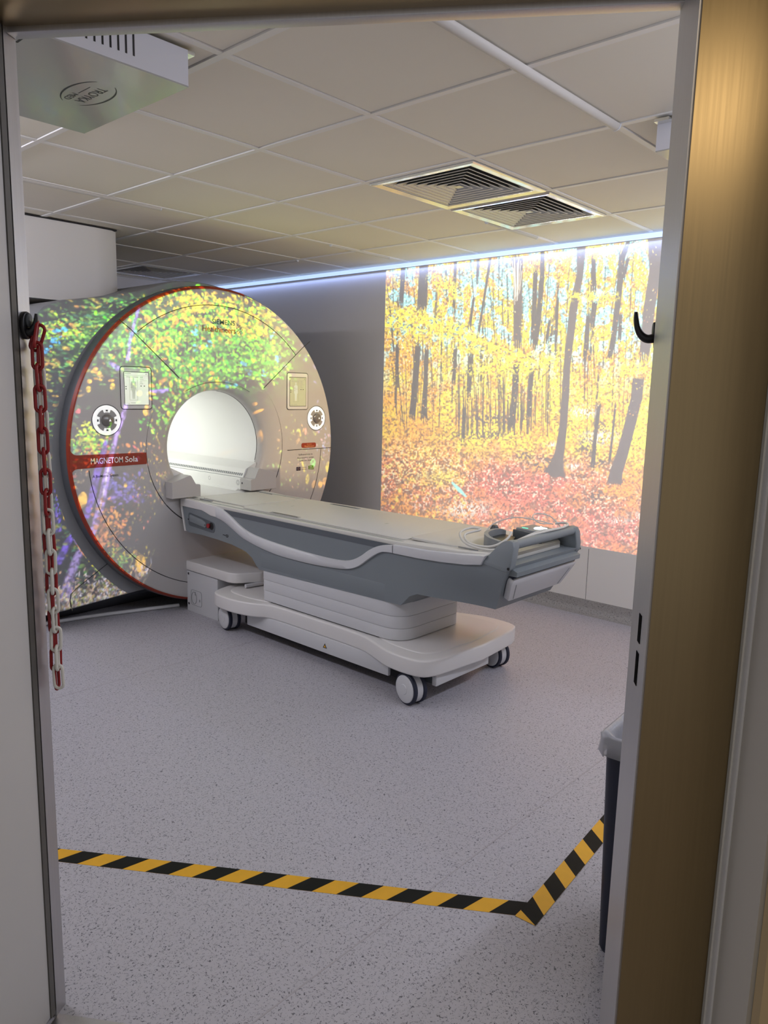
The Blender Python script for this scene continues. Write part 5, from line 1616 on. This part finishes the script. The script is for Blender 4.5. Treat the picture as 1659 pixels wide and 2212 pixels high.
# plastic chain folded over the left hook
ch = thing('plastic_chain', 'red and white plastic chain hanging folded from the hook on the left jamb', 'chain', D(L_T + 0.03, 1.355, 0.75))
def link_mesh(mt, nm):
    Lh, Wh, r = 0.0165, 0.0088, 0.0033
    pts = []
    for a in np.linspace(0, PI, 9):
        pts.append((Wh * math.cos(a), 0, Lh + Wh * math.sin(a)))
    for a in np.linspace(PI, 2 * PI, 9):
        pts.append((Wh * math.cos(a), 0, -Lh + Wh * math.sin(a)))
    v, f = tube_data(pts, r, True, 8)
    me = bpy.data.meshes.new(nm)
    me.from_pydata(v, [], f)
    me.polygons.foreach_set('use_smooth', [True] * len(me.polygons))
    me.materials.append(mt)
    return me
LMR, LMW = link_mesh(M_CHR, 'link_red'), link_mesh(M_CHW, 'link_white')
base = root_loc(ch)
def strand(t0, n0, z0, nlinks, red, dt, dn, ph, tilt0):
    pitch = 0.0405
    z = z0
    t_, n_ = t0, n0
    for k in range(nlinks):
        o = link('chain_link', LMR if red(k) else LMW, None, ch)
        o.location = Vector(D(t_, n_, z)) - base
        yaw = math.atan2(TV[1], TV[0]) + 0.35 + (PI / 2 if (k + ph) % 2 else 0) + 0.18 * math.sin(k * 2.1 + ph)
        tl = tilt0 if k == 0 else 0.03 * math.sin(k * 1.7 + ph)
        o.rotation_euler = (tl * 0.4, tl, yaw)
        z -= pitch
        t_ += dt
        n_ += dn
strand(-0.866, 1.352, 1.474, 18, lambda k: k < 9, 0.0004, 0.0004, 1, 0.35)
strand(-0.870, 1.3625, 1.468, 18, lambda k: k < 2 or k >= 9, 0.0001, 0.0003, 0, 0.35)

# waste bin with liner
wb_ = thing('waste_bin', 'dark navy tall waste bin half hidden behind the right door jamb', 'bin', (-0.12, -1.29, 0))
def ring_rect(cx, cy, hx, hy, ang, z, r=0.03, n=5):
    pts = round_poly([(-hx, -hy), (hx, -hy), (hx, hy), (-hx, hy)], r, n)
    c, s = math.cos(ang), math.sin(ang)
    return [(cx + c * u - s * v, cy + s * u + c * v, z) for u, v in pts]
BA = math.radians(3)
rings = [ring_rect(-0.212, -1.287, hx, hy, BA, z) for hx, hy, z in ((0.118, 0.122, 0.0), (0.122, 0.126, 0.012), (0.160, 0.130, 0.566), (0.166, 0.136, 0.568), (0.166, 0.136, 0.588), (0.158, 0.128, 0.588), (0.150, 0.122, 0.55), (0.112, 0.115, 0.02))]
k_ = len(rings[0])
vv = [p for r in rings for p in r]
ff = [(a * k_ + i, a * k_ + (i + 1) % k_, (a + 1) * k_ + (i + 1) % k_, (a + 1) * k_ + i) for a in range(len(rings) - 1) for i in range(k_)]
ff += [tuple(range(k_))[::-1], tuple((len(rings) - 1) * k_ + i for i in range(k_))]
mesh_obj('bin_body', vv, ff, M_NAVY, wb_, smooth=True, sharp=math.radians(40))
rr_ = [ring_rect(-0.212, -1.287, hx, hy, BA, z, 0.034) for hx, hy, z in ((0.167, 0.137, 0.540), (0.174, 0.144, 0.550), (0.173, 0.143, 0.578), (0.172, 0.142, 0.595), (0.164, 0.134, 0.600), (0.150, 0.120, 0.586), (0.138, 0.108, 0.50), (0.110, 0.094, 0.25), (0.10, 0.09, 0.06))]
vv, ff = [], []
rg = np.random.default_rng(3)
for a, r in enumerate(rr_):
    for i, p in enumerate(r):
        j = 0.004 * math.sin(i * 1.9 + a * 2.3) + rg.uniform(-0.002, 0.002)
        vv.append((p[0] + (p[0] + 0.212) * j * 4, p[1] + (p[1] + 1.287) * j * 4, p[2] + (0.010 * math.sin(i * 0.9) if a == 0 else 0.003 * math.sin(i * 1.3))))
k_ = len(rr_[0])
ff = [(a * k_ + i, a * k_ + (i + 1) % k_, (a + 1) * k_ + (i + 1) % k_, (a + 1) * k_ + i) for a in range(len(rr_) - 1) for i in range(k_)]
tag(mesh_obj('bin_liner', vv, ff, M_BAG, smooth=True), 'translucent white bin bag turned over the rim of the navy bin', 'bin bag')

# each projector lamp only needs to be sampled on the surface its slide covers (less render noise)
def only_lights(lamp, objs):
    c = bpy.data.collections.new(lamp.name + '_target')
    for o in objs:
        c.objects.link(o)
    lamp.light_linking.receiver_collection = c
only_lights(lamp1, [bpy.data.objects['wall_right']] + list(bpy.data.objects['wall_right'].children_recursive))
only_lights(bore_lamp, [o for o in list(sc.children_recursive) + list(pt.children_recursive) if o.type == 'MESH'])
only_lights(corridor_lamp, [o for r in (dr, lf, wc, ch, fl) for o in [r] + list(r.children_recursive) if o.type == 'MESH'])
only_lights(lamp2, [o for o in sc.children_recursive if o.type == 'MESH'])

print('objects', len(bpy.data.objects), 'tris', sum(len(o.data.loop_triangles) if o.type == 'MESH' and (o.data.calc_loop_triangles() or True) else 0 for o in bpy.data.objects if o.type == 'MESH'))
